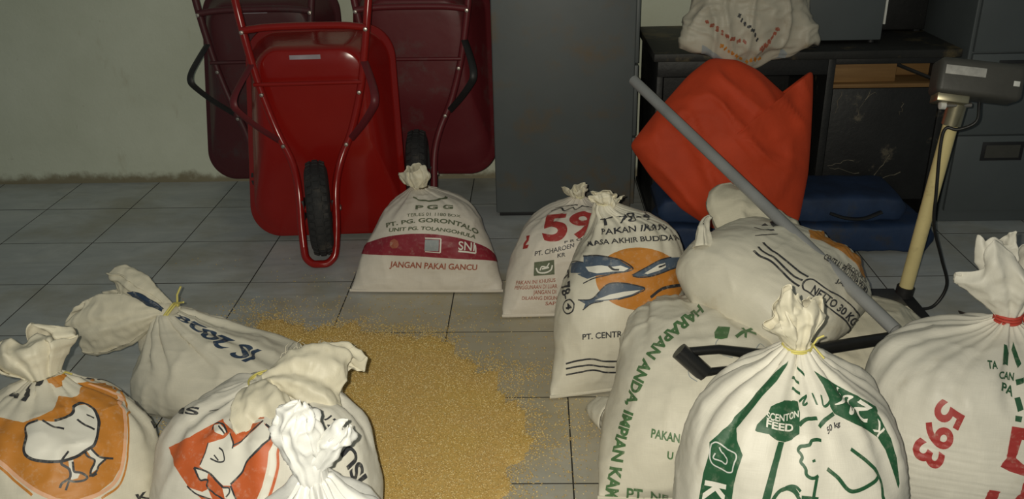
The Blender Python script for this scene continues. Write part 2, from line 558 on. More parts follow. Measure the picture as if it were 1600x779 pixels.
make_barrow('wheelbarrow', 'bright red wheelbarrow on its nose with black tyre facing out', (-0.866, 3.20, 0), 3, 1.5, M['red'], M['red'], -0.01, 10, M['red_old'])
make_barrow('wheelbarrow', 'faded red wheelbarrow stood on its nose beside the grey steel cabinet', (-0.522, 3.60, 0), -2, 0, M['red_old'], M['red_old'], 0.11, 6)
make_barrow('wheelbarrow', 'dark maroon wheelbarrow half hidden behind the bright red one', (-1.168, 3.60, 0), 2, 0, M['maroon'], M['maroon'], 0.10, 0)

# ------------------------------------------------------------------ steel cabinets
t = thing('filing_cabinet', 'grey-blue steel filing cabinet seen from its rust-stained side', 'cabinet', (0.122, 3.94, 0))
box('body', (-0.304, -0.23, 0.02), (0.292, 0.23, 1.32), M['cabinet'], t, 0.006, 3)
box('plinth', (-0.29, -0.215, 0.0), (0.28, 0.215, 0.02), M['cab_dark'], t, 0.002)
for k in range(4):
    z = 0.05 + k * 0.315
    d = box('drawer', (0.292, -0.215, z), (0.308, 0.215, z + 0.305), M['cabinet'], t, 0.003)
    box('handle', (0.305, -0.05, z + 0.20), (0.3095, 0.05, z + 0.235), M['cab_dark'], d, 0.001)

t = thing('filing_cabinet', 'slate-grey steel drawer cabinet standing to the right of the black desk', 'cabinet', (2.0, 3.60, 0))
box('body', (-0.275, 0.0, 0.0), (0.30, 0.60, 1.36), M['cabinet2'], t, 0.005, 3)
for k in range(4):
    z = 0.055 + k * 0.338
    d = box('drawer', (-0.262, -0.016, z), (0.288, 0.004, z + 0.331), M['cabinet2'], t, 0.003)
    h = box('label_frame', (-0.155, -0.0185, z + 0.225), (0.015, -0.014, z + 0.305), M['cab_dark'], d, 0.001)
    bm = boxbm((-0.14, -0.0215, z + 0.237), (0.0, -0.0175, z + 0.292), 0.001, 1)
    bmob('label_card', bm, M['scale_body'], d)
    box('handle', (0.06, -0.045, z + 0.245), (0.18, -0.014, z + 0.30), M['cab_dark'], d, 0.008)

# ------------------------------------------------------------------ black desk
t = thing('desk', 'old black wooden desk with scraped panels and a missing drawer', 'desk', (1.08, 3.90, 0))
dx0, dx1, dy0, dy1 = -0.605, 0.615, -0.30, 0.29
box('desktop', (dx0, dy0 - 0.015, 0.712), (dx1, dy1, 0.745), M['desk_worn'], t, 0.004)
box('apron', (dx0 + 0.02, dy0 + 0.012, 0.645), (0.10, dy0 + 0.032, 0.712), M['desk'], t, 0.002)
box('side_panel', (dx0 + 0.02, dy0 + 0.02, 0.02), (dx0 + 0.045, dy1 - 0.01, 0.712), M['desk'], t, 0.002)
box('modesty_panel', (dx0 + 0.045, dy1 - 0.05, 0.10), (0.10, dy1 - 0.03, 0.712), M['desk'], t, 0.002)
# pedestal
px0, px1 = 0.10, 0.595
box('side_panel', (px0, dy0 + 0.01, 0.03), (px0 + 0.03, dy1 - 0.01, 0.712), M['desk'], t, 0.002)
box('side_panel', (px1 - 0.025, dy0 + 0.01, 0.03), (px1, dy1 - 0.01, 0.712), M['desk'], t, 0.002)
box('back_panel', (px0 + 0.03, dy1 - 0.03, 0.03), (px1 - 0.025, dy1 - 0.012, 0.712), M['wood'], t, 0.001)
box('rail', (px0 + 0.03, dy0 + 0.012, 0.685), (px1 - 0.025, dy0 + 0.035, 0.712), M['desk'], t, 0.002)
box('drawer_floor', (px0 + 0.03, dy0 + 0.012, 0.588), (px1 - 0.025, dy1 - 0.03, 0.604), M['wood'], t, 0.001)
box('drawer_block', (px0 + 0.035, dy0 + 0.05, 0.604), (px0 + 0.29, dy0 + 0.07, 0.684), M['wood'], t, 0.001)
box('inner_board', (px0 + 0.03, dy0 + 0.16, 0.604), (px1 - 0.025, dy0 + 0.175, 0.684), M['wood'], t, 0.001)
tube('drawer_runner', [(px0 + 0.29, dy0 + 0.07, 0.672), (px1 - 0.05, dy0 + 0.03, 0.612)], 0.008, M['desk'], t, 6)
dr = box('door', (px0 + 0.032, dy0 + 0.012, 0.10), (px1 - 0.028, dy0 + 0.032, 0.586), M['desk'], t, 0.004)
rng = random.Random(3)
for (x, z, l, a) in ((0.16, 0.53, 0.09, 85), (0.26, 0.52, 0.13, 72), (0.285, 0.555, 0.05, 35), (0.42, 0.50, 0.05, 80), (0.20, 0.27, 0.10, 10),
                     (0.22, 0.235, 0.13, -12), (0.38, 0.26, 0.10, 60), (0.40, 0.20, 0.12, 20)):
    n = 7
    pts = []
    for i in range(n):
        s = (i / (n - 1) - 0.5) * l
        pts.append((x + s * math.cos(R(a)) + rng.uniform(-0.006, 0.006), dy0 + 0.0122, z + s * math.sin(R(a)) + rng.uniform(-0.006, 0.006)))
    tube('scrape', pts, [rng.uniform(0.0015, 0.0055) for _ in pts], M['scratch'], dr, 6, flat=0.25)
box('plinth', (px0 + 0.01, dy0 + 0.03, 0.0), (px1 - 0.01, dy1 - 0.02, 0.03), M['desk'], t, 0.002)
box('foot', (dx0 + 0.015, dy0 + 0.02, 0.0), (dx0 + 0.05, dy1 - 0.01, 0.02), M['desk'], t, 0.002)

t = thing('metal_case', 'grey metal case with a pale corner strip standing on the black desk', 'box', (1.22, 3.83, 0.745))
box('shell', (-0.19, -0.10, 0.012), (0.20, 0.20, 0.36), M['cabinet2'], t, 0.006)
box('corner_strip', (0.20, -0.10, 0.075), (0.209, -0.075, 0.355), M['white_paint'], t, 0.002)
for sx in (-0.16, 0.17):
    for sy in (-0.07, 0.17):
        lathe('foot', [(0, 0), (0.014, 0), (0.012, 0.013), (0, 0.013)], M['cab_dark'], t, 12, 'z', (sx, sy, 0))
t = thing('equipment_box', 'black box at the back corner of the black desk', 'box', (1.57, 4.06, 0.745))
box('shell', (-0.12, -0.10, 0.006), (0.12, 0.10, 0.32), M['desk'], t, 0.01)
box('lid', (-0.123, -0.103, 0.29), (0.123, 0.103, 0.325), M['cab_dark'], t, 0.006)
for sx in (-0.09, 0.09):
    box('foot', (sx - 0.012, -0.09, 0), (sx + 0.012, 0.09, 0.007), M['cab_dark'], t, 0.001)


# ------------------------------------------------------------------ soft goods
def fbm(p, sc, seed=0.0):
    return noise.noise(Vector((p[0] * sc + seed, p[1] * sc + seed * 1.7, p[2] * sc - seed)))


def ridged(p, sc, seed=0.0):
    return 1 - abs(noise.noise(Vector((p[0] * sc + seed, p[1] * sc - seed, p[2] * sc + seed * 0.6)))) * 2


def gridfaces(Mr, N, off=0, wrap=True):
    f = []
    for i in range(Mr - 1):
        for j in range(N if wrap else N - 1):
            f.append((off + i * N + j, off + i * N + (j + 1) % N, off + (i + 1) * N + (j + 1) % N, off + (i + 1) * N + j))
    return f


def gridnormals(G):
    du = np.roll(G, -1, 1) - np.roll(G, 1, 1)
    dv = np.gradient(G, axis=0)
    n = np.cross(du, dv)
    return n / (np.linalg.norm(n, axis=2, keepdims=True) + 1e-12)


SURF = {}


def sack_body(key, parent, secs, mat, N=144, Mr=100, pleat=0.30, kk=(5, 8, 13, 21), lump=0.010, wr=0.0030, seed=1.0,
              rib=None, clamp_z=True, back_y=None, pw=2.4, name='body', folds=(), pleat_from=0.45, post=None):
    """secs: (y, z, half_width, half_depth, tilt_deg, x_offset) from the bottom seam to the neck.
    Grid columns run at even cloth distance round the sack: first half is the printed front panel."""
    S = np.array([tuple(s) + (0.0,) * (6 - len(s)) for s in secs], float)
    D = catmull(S, 500)
    D[:, 2] = np.maximum(D[:, 2], 0.004); D[:, 3] = np.maximum(D[:, 3], 0.003)
    fy = D[:, 0] - D[:, 3] * np.cos(np.radians(D[:, 4])); fz = D[:, 1] - D[:, 3] * np.sin(np.radians(D[:, 4]))
    al = np.concatenate([[0], np.cumsum(np.sqrt(np.diff(fy) ** 2 + np.diff(fz) ** 2 + np.diff(D[:, 5]) ** 2))])
    L = al[-1]
    tt = np.interp(np.linspace(0, L, Mr), al, np.arange(500))
    D = np.stack([np.interp(tt, np.arange(500), D[:, k]) for k in range(6)], 1)
    size = np.sqrt(D[:, 2] * D[:, 3]); smax = size.max()
    G = np.zeros((Mr, N, 3)); W = 0.0
    rg = np.random.RandomState(int(seed * 10) + 3)
    ph = rg.uniform(0, 6.28, len(kk))
    a = np.linspace(0, 2 * np.pi, 721)
    for i in range(Mr):
        y0, z0, hw, hd, ti, xo = D[i]
        # angle pi = left edge, 3pi/2 = front, 2pi = right, then back
        an = math.pi + a
        ca, sa = np.cos(an), np.sin(an)
        fl_ = np.clip(hd / max(hw, 1e-6), 0, 1)
        e = 2.0 / pw
        xs = hw * np.sign(ca) * np.abs(ca) ** e
        ys = hd * np.sign(sa) * np.abs(sa) ** (2.0 / 2.1)
        cl = np.concatenate([[0], np.cumsum(np.hypot(np.diff(xs), np.diff(ys)))])
        W = max(W, cl[-1] / 2)
        # even split within each half so that the side folds stay at columns 0 and N/2
        half = cl[360]
        q = np.concatenate([np.linspace(0, half, N // 2, endpoint=False), np.linspace(half, cl[-1], N // 2, endpoint=False)])
        x = np.interp(q, cl, xs); y = np.interp(q, cl, ys); th = np.linspace(0, 2 * np.pi, N, endpoint=False)
        fr = i / (Mr - 1)
        am = 0.0
        if fr > pleat_from:
            s_ = 1 - size[i] / smax
            am = pleat * max(0, s_) ** 0.9 * min(1, (fr - pleat_from) / 0.2)
        if am:
            F = sum(np.cos(k * th + p + 0.6 * math.sin(3 * fr + p)) / (1 + 0.25 * q_) for q_, (k, p) in enumerate(zip(kk, ph)))
            F = np.sign(F) * np.abs(F) ** 0.8
            rr = 1 + am * F * 0.55
            x, y = x * rr, y * rr
        ct, st = math.cos(R(ti)), math.sin(R(ti))
        G[i, :, 0] = x + xo
        G[i, :, 1] = y0 + y * ct
        G[i, :, 2] = z0 + y * st
    nrm = gridnormals(G)
    for i in range(Mr):
        fr = i / (Mr - 1)
        k = min(1, fr / 0.06)
        for j in range(N):
            p = G[i, j]
            d = lump * (fbm(p, 5, seed) + 0.45 * fbm(p, 11, seed + 3))
            d += wr * 1.3 * (max(0, ridged((p[0], p[1], p[2] * 0.35), 11, seed + 5)) ** 3 - 0.2) + wr * 0.45 * (ridged((p[0] * 0.6, p[1], p[2] * 1.2), 24, seed) ** 2)
            if rib:
                zz = i / (Mr - 1) * L
                if zz < rib[2]:
                    d += rib[0] * math.sin(zz / rib[1] * 6.283 + 2.5 * p[0] / 0.3 + fbm(p, 5) * 2) * min(1, (rib[2] - zz) / 0.05)
            for (fx, fz, ang, ln, amp, wd) in folds:
                # a crease in panel coordinates: ridge along a line
                pxx = (j / (N / 2) - 0.5) * W; pyy = i / (Mr - 1) * L
                if j > N / 2: break
                dx, dy = pxx - fx, pyy - fz
                u = dx * math.cos(R(ang)) + dy * math.sin(R(ang)); vv = -dx * math.sin(R(ang)) + dy * math.cos(R(ang))
                if abs(u) < ln / 2:
                    d += amp * math.exp(-(vv / wd) ** 2) * math.cos(math.pi * u / ln) ** 2
            G[i, j] = p + nrm[i, j] * d * k
    if clamp_z:
        zc = 0.003
        G[:, :, 2] = np.where(G[:, :, 2] < zc + 0.012, zc + 0.012 * np.exp((G[:, :, 2] - zc - 0.012) / 0.012), G[:, :, 2])
    if back_y is not None:
        b = back_y
        G[:, :, 1] = np.where(G[:, :, 1] > b - 0.02, b - 0.02 * np.exp(-(G[:, :, 1] - b + 0.02) / 0.02), G[:, :, 1])
    if post:
        G = post(G)
    v = G.reshape(-1, 3)
    f = gridfaces(Mr, N)
    f.append(tuple((Mr - 1) * N + j for j in range(N)))
    f.append(tuple(range(N))[::-1])
    o = meshob(name, v, f, mat, parent)
    uvl = o.data.uv_layers.new(name='panel')
    uv = np.zeros((len(o.data.loops), 2), np.float32)
    li = np.zeros(len(o.data.loops), np.int32); o.data.loops.foreach_get('vertex_index', li)
    uv[:, 0] = (li % N) / (N / 2) * W; uv[:, 1] = (li // N) / (Mr - 1) * L
    # keep the wrap column continuous
    nq = (Mr - 1) * N
    quad = uv[:nq * 4].reshape(-1, 4, 2)
    wrapq = (quad[:, :, 0].max(1) - quad[:, :, 0].min(1)) > W
    quad[wrapq, :, 0] = np.where(quad[wrapq, :, 0] < W * 0.5, quad[wrapq, :, 0] + 2 * W, quad[wrapq, :, 0])
    uvl.data.foreach_set('uv', uv.ravel())
    SURF[key] = dict(G=G, n=gridnormals(G), W=W, L=L, N=N, M=Mr, obj=o, root=parent)
    # bottom seam hem
    row = G[0]
    hem = np.array([row[j] for j in range(0, N // 2 + 1, 2)])
    return o


def cloth_loft(name, parent, path, widths, depths, wdir, mat, N=80, Mr=36, pleat=0.35, kk=(3, 5, 9, 14), seed=1.0, jag=0.012,
               noise_amp=0.006, grow=1.0, close=False, crumple=0.0042):
    """gathered cloth: a tube of cloth swept along path, elliptical with pleats, ragged free end"""
    k = len(path)
    C = catmull(path, Mr); HW = catmull([(w, 0) for w in widths], Mr)[:, 0]; HD = catmull([(w, 0) for w in depths], Mr)[:, 0]
    HW = np.maximum(HW, 0.004); HD = np.maximum(HD, 0.003)
    T = np.gradient(C, axis=0); T /= np.linalg.norm(T, axis=1, keepdims=True)
    w0 = np.array(wdir, float)
    rg = np.random.RandomState(int(seed * 13) + 1)
    ph = rg.uniform(0, 6.28, len(kk)); ph2 = rg.uniform(0, 6.28, 6)
    th = np.linspace(0, 2 * np.pi, N, endpoint=False)
    F = sum(np.cos(q * th + p) / (1 + 0.2 * ii) for ii, (q, p) in enumerate(zip(kk, ph)))
    J_ = sum(np.cos((q + 2) * th + p) / (q + 1.0) for q, p in enumerate(ph2))
    G = np.zeros((Mr, N, 3))
    for i in range(Mr):
        A = w0 - T[i] * (w0 @ T[i]); A /= np.linalg.norm(A) + 1e-9
        B = np.cross(T[i], A)
        fr = i / (Mr - 1)
        am = pleat * (0.5 + 0.5 * fr ** grow)
        x = HW[i] * np.cos(th) * (1 + 0.4 * am * F); y = HD[i] * np.sin(th) + am * (HD[i] * 0.5 + HW[i] * 0.16) * F
        G[i] = C[i] + np.outer(x, A) + np.outer(y, B) + np.outer(jag * J_ * fr ** 2, T[i])
    for i in range(Mr):
        fr = i / (Mr - 1)
        for j in range(N):
            p = G[i, j]
            a = noise_amp * (0.3 + fr)
            G[i, j] = p + a * np.array((fbm(p, 22, seed), fbm(p, 22, seed + 9), fbm(p, 22, seed + 17)))
    nr = gridnormals(G)
    for i in range(Mr):
        fr = i / (Mr - 1)
        for j in range(N):
            p = G[i, j]
            G[i, j] = p + nr[i, j] * crumple * min(1, 0.25 + 1.6 * fr) * (ridged(p, 26, seed + 2) ** 2 - 0.35 + 0.5 * fbm(p, 50, seed))
    if close:
        pass
    f = gridfaces(Mr, N)
    o = meshob(name, G.reshape(-1, 3), f, mat, parent)
    uvl = o.data.uv_layers.new(name='panel')
    li = np.zeros(len(o.data.loops), np.int32); o.data.loops.foreach_get('vertex_index', li)
    uv = np.stack([(li % N) / N * 0.6, (li // N) / Mr * 0.2], 1).astype(np.float32)
    uvl.data.foreach_set('uv', uv.ravel())
    md = o.modifiers.new('t', 'SOLIDIFY'); md.thickness = 0.0012; md.offset = 0
    return o


def tie(parent, c, r, mat, axis=(0, 0, 1), turns=2, rad=0.0022, tails=True, seed=1, name='tie', tail=0.05):
    ax = Vector(axis).normalized()
    q = Vector((0, 0, 1)).rotation_difference(ax)
    pts = []
    n = 28 * turns
    rg = random.Random(seed)
    if tails:
        a0 = 0
        pts.append(Vector((r + tail, 0.02 * rg.uniform(-1, 1), 0.02)))
        pts.append(Vector((r + tail * 0.5, 0.01 * rg.uniform(-1, 1), 0.014)))
    for i in range(n + 1):
        a = 2 * math.pi * turns * i / n
        pts.append(Vector((r * math.cos(a), r * math.sin(a), (i / n - 0.5) * rad * 2.2 * turns)))
    if tails:
        pts.append(Vector((r + tail * 0.4, -0.012, -0.006)))
        pts.append(Vector((r + tail * 0.8, -0.025, -0.016)))
    pts = [q @ p + Vector(c) for p in pts]
    return tube(name, pts, rad, mat, parent, 8)


def pillow(key, name, parent, outline, mat, front, back, frame, rings=26, n=150, p=2.2, q=0.7, lump=0.012, wr=0.006, seed=1.0, post=None, center=None, foldamp=0.0):
    """soft filled shape from an outline in its own plane; frame = (origin, ex, ey, en) with en toward the front"""
    O, ex, ey, en = [np.array(a, float) for a in frame]
    out = np.array(outline, float)
    cl = np.vstack([out, out[:1]])
    seg = np.concatenate([[0], np.cumsum(np.hypot(*np.diff(cl, axis=0).T))])
    s = np.linspace(0, seg[-1], n, endpoint=False)
    B = np.stack([np.interp(s, seg, cl[:, 0]), np.interp(s, seg, cl[:, 1])], 1)
    for _ in range(2):
        B = 0.25 * np.roll(B, 1, 0) + 0.5 * B + 0.25 * np.roll(B, -1, 0)
    c = np.array(center) if center is not None else B.mean(0)
    V, F_ = [], []
    def add_side(th, sign):
        base = len(V)
        for r_ in range(rings + 1):
            s_ = 1 - (r_ / rings) ** 1.5 if r_ < rings else 0.0
            s_ = math.cos(math.pi / 2 * r_ / rings)
            for k in range(n):
                P2 = c + s_ * (B[k] - c)
                h = th * (1 - s_ ** p) ** q
                P3 = O + ex * P2[0] + ey * P2[1] + en * h * sign
                dd = (lump * fbm(P3, 5, seed) + wr * (ridged(P3, 9, seed + 2) ** 2 - 0.3) + foldamp * ridged((P3[0] + P3[2] * 0.8, P3[1], P3[2] * 0.3), 7, seed + 8) ** 3) * min(1, 4 * (1 - s_))
                V.append(P3 + en * dd * sign)
        for r_ in range(rings):
            for k in range(n):
                a, b = base + r_ * n + k, base + r_ * n + (k + 1) % n
                cc, d = base + (r_ + 1) * n + (k + 1) % n, base + (r_ + 1) * n + k
                F_.append((a, b, cc, d) if sign > 0 else (a, d, cc, b))
        return base
    b0 = add_side(front, 1)
    b1 = add_side(back, -1)
    if post:
        V = [post(np.array(v)) for v in V]
    o = meshob(name, V, F_, mat, parent)
    bm = bmesh.new(); bm.from_mesh(o.data)
    bmesh.ops.remove_doubles(bm, verts=bm.verts, dist=0.0004)
    bmesh.ops.recalc_face_normals(bm, faces=bm.faces)
    bm.to_mesh(o.data); bm.free()
    uvl = o.data.uv_layers.new(name='panel')
    li = np.zeros(len(o.data.loops), np.int32); o.data.loops.foreach_get('vertex_index', li)
    co = np.zeros(len(o.data.vertices) * 3, np.float32); o.data.vertices.foreach_get('co', co)
    co = co.reshape(-1, 3)
    uvl.data.foreach_set('uv', np.stack([co[li] @ ex, co[li] @ ey], 1).astype(np.float32).ravel())
    if key:
        # regular grid of the front for printing
        SURF[key] = dict(V=np.array(V[b0:b1]), O=O, ex=ex, ey=ey, en=en, c=c, B=B, rings=rings, n=n, obj=o, root=parent, pil=True)
    return o


def hem(parent, key, mat, r=0.0035):
    """stitched bottom hem along the seam row of a sack"""
    S = SURF[key]
    row = S['G'][0][:S['N'] // 2 + 1]
    pts = row[::3] + np.array([0, 0, 0.0])
    return tube('seam', pts, r, mat, parent, 6, flat=1.6)


# ---- sugar sack with the red band
t = thing('sack', 'cream sugar sack with a dark red band standing beside the wheelbarrow', 'sack', (-0.4175, 2.967, 0), (0, 0, R(-1.6)))
sack_body('pgg', t, [(0, 0.010, 0.288, 0.004, 0), (0.045, 0.045, 0.277, 0.055, -25), (0.115, 0.115, 0.252, 0.125, -22), (0.165, 0.180, 0.218, 0.150, -18),
                     (0.205, 0.245, 0.180, 0.140, -14), (0.225, 0.290, 0.130, 0.105, -10), (0.235, 0.318, 0.065, 0.055, -5, -0.025), (0.24, 0.335, 0.026, 0.024, 0, -0.035)],
          M['sack_pink'], pleat=0.16, seed=2.1, lump=0.008)
hem(t, 'pgg', M['sack_pink'])
cloth_loft('gathered_top', t, [(-0.035, 0.24, 0.325), (-0.037, 0.235, 0.345), (-0.045, 0.225, 0.372), (-0.052, 0.22, 0.412)], (0.022, 0.030, 0.052, 0.050), (0.020, 0.022, 0.030, 0.020),
           (1, 0, 0), M['sack_clear'], seed=3, jag=0.010, pleat=0.3)
tie(t, (-0.035, 0.24, 0.333), 0.028, M['twine_brown'], seed=4, turns=2, tails=False)

# ---- the 59x feed sack behind the fish sack
t = thing('sack', 'white feed sack with big red number 59 behind the fish-print sack', 'sack', (0.085, 2.775, 0), (0, 0, R(3)))
sack_body('s59', t, [(0, 0.010, 0.212, 0.004, 0), (0.045, 0.05, 0.208, 0.06, -25, 0.005), (0.11, 0.13, 0.200, 0.12, -22, 0.015), (0.155, 0.21, 0.188, 0.14, -18, 0.03),
                     (0.19, 0.275, 0.160, 0.13, -14, 0.045), (0.215, 0.322, 0.105, 0.09, -8, 0.060), (0.225, 0.347, 0.045, 0.040, 0, 0.072), (0.228, 0.362, 0.020, 0.018, 0, 0.076)],
          M['sack_pink'], pleat=0.18, seed=5.3, lump=0.009)
hem(t, 's59', M['sack_pink'])
cloth_loft('gathered_top', t, [(0.076, 0.228, 0.355), (0.076, 0.226, 0.368), (0.070, 0.222, 0.385), (0.068, 0.22, 0.400)], (0.018, 0.022, 0.036, 0.040), (0.016, 0.018, 0.022, 0.018),
           (1, 0, 0), M['sack_clear'], seed=6, jag=0.008, pleat=0.35)
tie(t, (0.076, 0.228, 0.362), 0.021, M['twine_pale'], seed=2, tails=False)

# ---- fish feed sack T 78-4
t = thing('sack', 'white fish feed sack with blue fish printed on an orange disc', 'sack', (0.250, 2.305, 0), (0, 0, R(13)))
sack_body('t78', t, [(0, 0.010, 0.224, 0.004, 0), (0.04, 0.055, 0.214, 0.06, -22, 0.006), (0.095, 0.15, 0.203, 0.12, -20, 0.022), (0.15, 0.26, 0.192, 0.145, -20, 0.042),
                     (0.20, 0.355, 0.173, 0.140, -18, 0.074), (0.235, 0.420, 0.130, 0.112, -14, 0.090), (0.255, 0.465, 0.076, 0.070, -8, 0.064), (0.262, 0.492, 0.040, 0.036, 0, 0.028), (0.264, 0.508, 0.022, 0.020, 0, 0.016)],
          M['sack'], pleat=0.20, seed=7.7, lump=0.010)
hem(t, 't78', M['sack'])
cloth_loft('gathered_top', t, [(0.016, 0.264, 0.50), (0.016, 0.262, 0.512), (0.020, 0.258, 0.524), (0.022, 0.255, 0.536)], (0.022, 0.026, 0.045, 0.052), (0.018, 0.020, 0.024, 0.010),
           (1, 0, 0.2), M['sack_clear'], seed=8, jag=0.010, pleat=0.35)
tie(t, (0.016, 0.264, 0.507), 0.024, M['twine_pale'], seed=7, tails=False)

# ---- sack lying on the floor under the 30 kg sack
t = thing('sack', 'plain pale sack lying flat beneath the 30 kg sack', 'sack', (0.92, 2.36, 0.125), (R(-90), 0, R(-82)))
sack_body('under', t, [(0, -0.30, 0.19, 0.006), (0, -0.24, 0.21, 0.06), (0, -0.12, 0.22, 0.105), (0, 0.02, 0.22, 0.11), (-0.0, 0.14, 0.215, 0.10), (0.0, 0.235, 0.205, 0.06), (0.0, 0.285, 0.20, 0.02), (0.0, 0.31, 0.20, 0.005)],
          M['sack_clear'], pleat=0.0, seed=9.1, clamp_z=False, back_y=0.118, lump=0.014, wr=0.006, N=120, Mr=80)

# ---- sack with the green slogan down its side
t = thing('sack', 'big white sack with a green slogan curving down its edge', 'sack', (0.435, 1.80, 0), (0, 0, R(0)))
sack_body('har', t, [(0, 0.012, 0.290, 0.004, 0), (0.055, 0.05, 0.284, 0.09, -15), (0.14, 0.13, 0.272, 0.17, -18), (0.215, 0.205, 0.236, 0.185, -24, 0.006),
                     (0.30, 0.258, 0.212, 0.155, -36, 0.006), (0.40, 0.285, 0.180, 0.105, -55, -0.005), (0.49, 0.285, 0.11, 0.06, -75, -0.02), (0.54, 0.28, 0.03, 0.025, -85, -0.02)],
          M['sack'], pleat=0.16, seed=11.2, lump=0.012, wr=0.004)
hem(t, 'har', M['sack'])
cloth_loft('corner', t, [(-0.22, 0.30, 0.05), (-0.25, 0.34, 0.045), (-0.275, 0.37, 0.03), (-0.29, 0.385, 0.014)], (0.06, 0.05, 0.03, 0.006), (0.05, 0.035, 0.02, 0.005),
           (1, 1, 0), M['sack'], seed=2, pleat=0.1, jag=0.0, Mr=16, N=40)

# ---- 30 kg sack lying on top
NETTO_M = Matrix.Translation((0.575, 2.13, 0.415))
aa = R(42)
ez = Vector((math.sin(aa), math.cos(aa), -0.02)).normalized()          # print up
ex = Vector((math.cos(aa), -math.sin(aa), -0.22)).normalized()         # reading direction
ny = ez.cross(ex).normalized()
ex = ny.cross(ez).normalized()
rm_ = Matrix(((ex.x, ny.x, ez.x), (ex.y, ny.y, ez.y), (ex.z, ny.z, ez.z)))
t = thing('sack', 'white 30 kg fish feed sack lying on top of the sack heap', 'sack', (0.587, 2.185, 0.385), rm_.to_euler())
sack_body('netto', t, [(0.0, -0.115, 0.09, 0.03, 0), (0.0, -0.105, 0.155, 0.065, 0), (0.0, -0.07, 0.205, 0.098, 0), (0, 0.0, 0.232, 0.126, 0), (0, 0.11, 0.242, 0.132, 0), (0, 0.22, 0.230, 0.122, 0),
                       (0.0, 0.31, 0.195, 0.098, 0), (0.005, 0.39, 0.13, 0.065, 0), (0.01, 0.43, 0.06, 0.04, 0), (0.01, 0.45, 0.03, 0.025, 0)],
          M['sack'], pleat=0.2, seed=13.4, clamp_z=False, back_y=0.105, lump=0.012, wr=0.004, pw=2.2)
cloth_loft('corner', t, [(-0.16, -0.075, -0.035), (-0.185, -0.105, -0.015), (-0.205, -0.125, 0.012), (-0.210, -0.133, 0.032)], (0.034, 0.022, 0.014, 0.009), (0.028, 0.016, 0.010, 0.005),
           (0, 0, 1), M['sack'], seed=4, pleat=0.22, jag=0.0, Mr=18, N=36)
cloth_loft('mouth_flap', t, [(-0.15, -0.01, 0.22), (-0.19, -0.03, 0.27), (-0.215, -0.05, 0.33), (-0.20, -0.055, 0.40)], (0.06, 0.11, 0.14, 0.12), (0.06, 0.06, 0.05, 0.014),
           (1, 0, 0.7), M['sack_clear'], seed=5, pleat=0.12, jag=0.01, Mr=24, N=60)

# ---- green K 204 sack
t = thing('sack', 'white sack with green band and hexagon print, tied with a tall knot', 'sack', (0.532, 1.555, 0), (0, 0, R(2)))
sack_body('k204', t, [(-0.10, 0.010, 0.225, 0.004, 0), (-0.08, 0.06, 0.230, 0.10, -10), (-0.03, 0.16, 0.238, 0.185, -8), (0.0, 0.27, 0.240, 0.20, -6), (0.015, 0.37, 0.226, 0.185, -4),
                      (0.025, 0.45, 0.188, 0.145, -2, 0.0), (0.03, 0.508, 0.118, 0.092, 0, -0.002), (0.032, 0.548, 0.055, 0.046, 0, -0.004), (0.034, 0.575, 0.025, 0.023, 0, -0.004)],
          M['sack_white'], pleat=0.27, kk=(4, 7, 12, 19), seed=15.2, lump=0.010, wr=0.0035, pleat_from=0.40)
cloth_loft('gathered_top', t, [(-0.004, 0.034, 0.565), (-0.005, 0.034, 0.585), (-0.007, 0.034, 0.612), (-0.012, 0.036, 0.640), (-0.018, 0.036, 0.662)], (0.024, 0.025, 0.036, 0.052, 0.050), (0.022, 0.021, 0.028, 0.030, 0.012),
           (1, 0.1, -0.1), M['sack_clear'], seed=7.3, jag=0.022, pleat=0.30, kk=(2, 4, 7, 12), Mr=48, N=110)
cloth_loft('gathered_top', t, [(-0.012, 0.03, 0.60), (-0.022, 0.028, 0.640), (-0.034, 0.028, 0.675), (-0.036, 0.028, 0.700)], (0.018, 0.024, 0.026, 0.018), (0.014, 0.016, 0.014, 0.006),
           (1, 0.1, 0.2), M['sack_clear'], seed=4.1, jag=0.012, pleat=0.30, kk=(2, 3, 6), Mr=30, N=60)
tie(t, (-0.004, 0.034, 0.574), 0.029, M['twine'], seed=5, tail=0.025)

# ---- the 593 sack with the red tie
t = thing('sack', 'white sack with red number 593 tied with red string', 'sack', (1.062, 1.84, 0), (0, 0, R(-6)))
sack_body('s593', t, [(-0.14, 0.010, 0.262, 0.004, 0), (-0.11, 0.06, 0.272, 0.10, -10), (-0.05, 0.15, 0.280, 0.185, -10), (-0.005, 0.25, 0.275, 0.205, -10), (0.02, 0.335, 0.255, 0.195, -8),
                      (0.035, 0.395, 0.212, 0.155, -5, 0.005), (0.042, 0.430, 0.140, 0.105, -2, 0.025), (0.045, 0.452, 0.070, 0.055, 0, 0.038), (0.045, 0.475, 0.024, 0.022, 0, 0.042)],
          M['sack_white'], pleat=0.30, seed=17.9, lump=0.010, rib=(0.0016, 0.0165, 0.33), wr=0.003, kk=(6, 9, 14, 23))
cloth_loft('gathered_top', t, [(0.042, 0.045, 0.468), (0.040, 0.045, 0.490), (0.034, 0.047, 0.540), (0.026, 0.05, 0.590), (0.016, 0.05, 0.625)], (0.022, 0.030, 0.066, 0.100, 0.094), (0.02, 0.022, 0.034, 0.040, 0.014),
           (1, 0, 0.15), M['sack_white'], seed=9, jag=0.028, pleat=0.28, kk=(2, 3, 7, 11), Mr=52, N=104)
cloth_loft('gathered_top', t, [(0.02, 0.05, 0.57), (0.0, 0.055, 0.610), (-0.012, 0.058, 0.645), (-0.014, 0.06, 0.672)], (0.03, 0.042, 0.046, 0.040), (0.02, 0.022, 0.018, 0.006),
           (1, 0, 0.1), M['sack_white'], seed=6.2, jag=0.012, pleat=0.26, kk=(2, 3, 6), Mr=30, N=60)
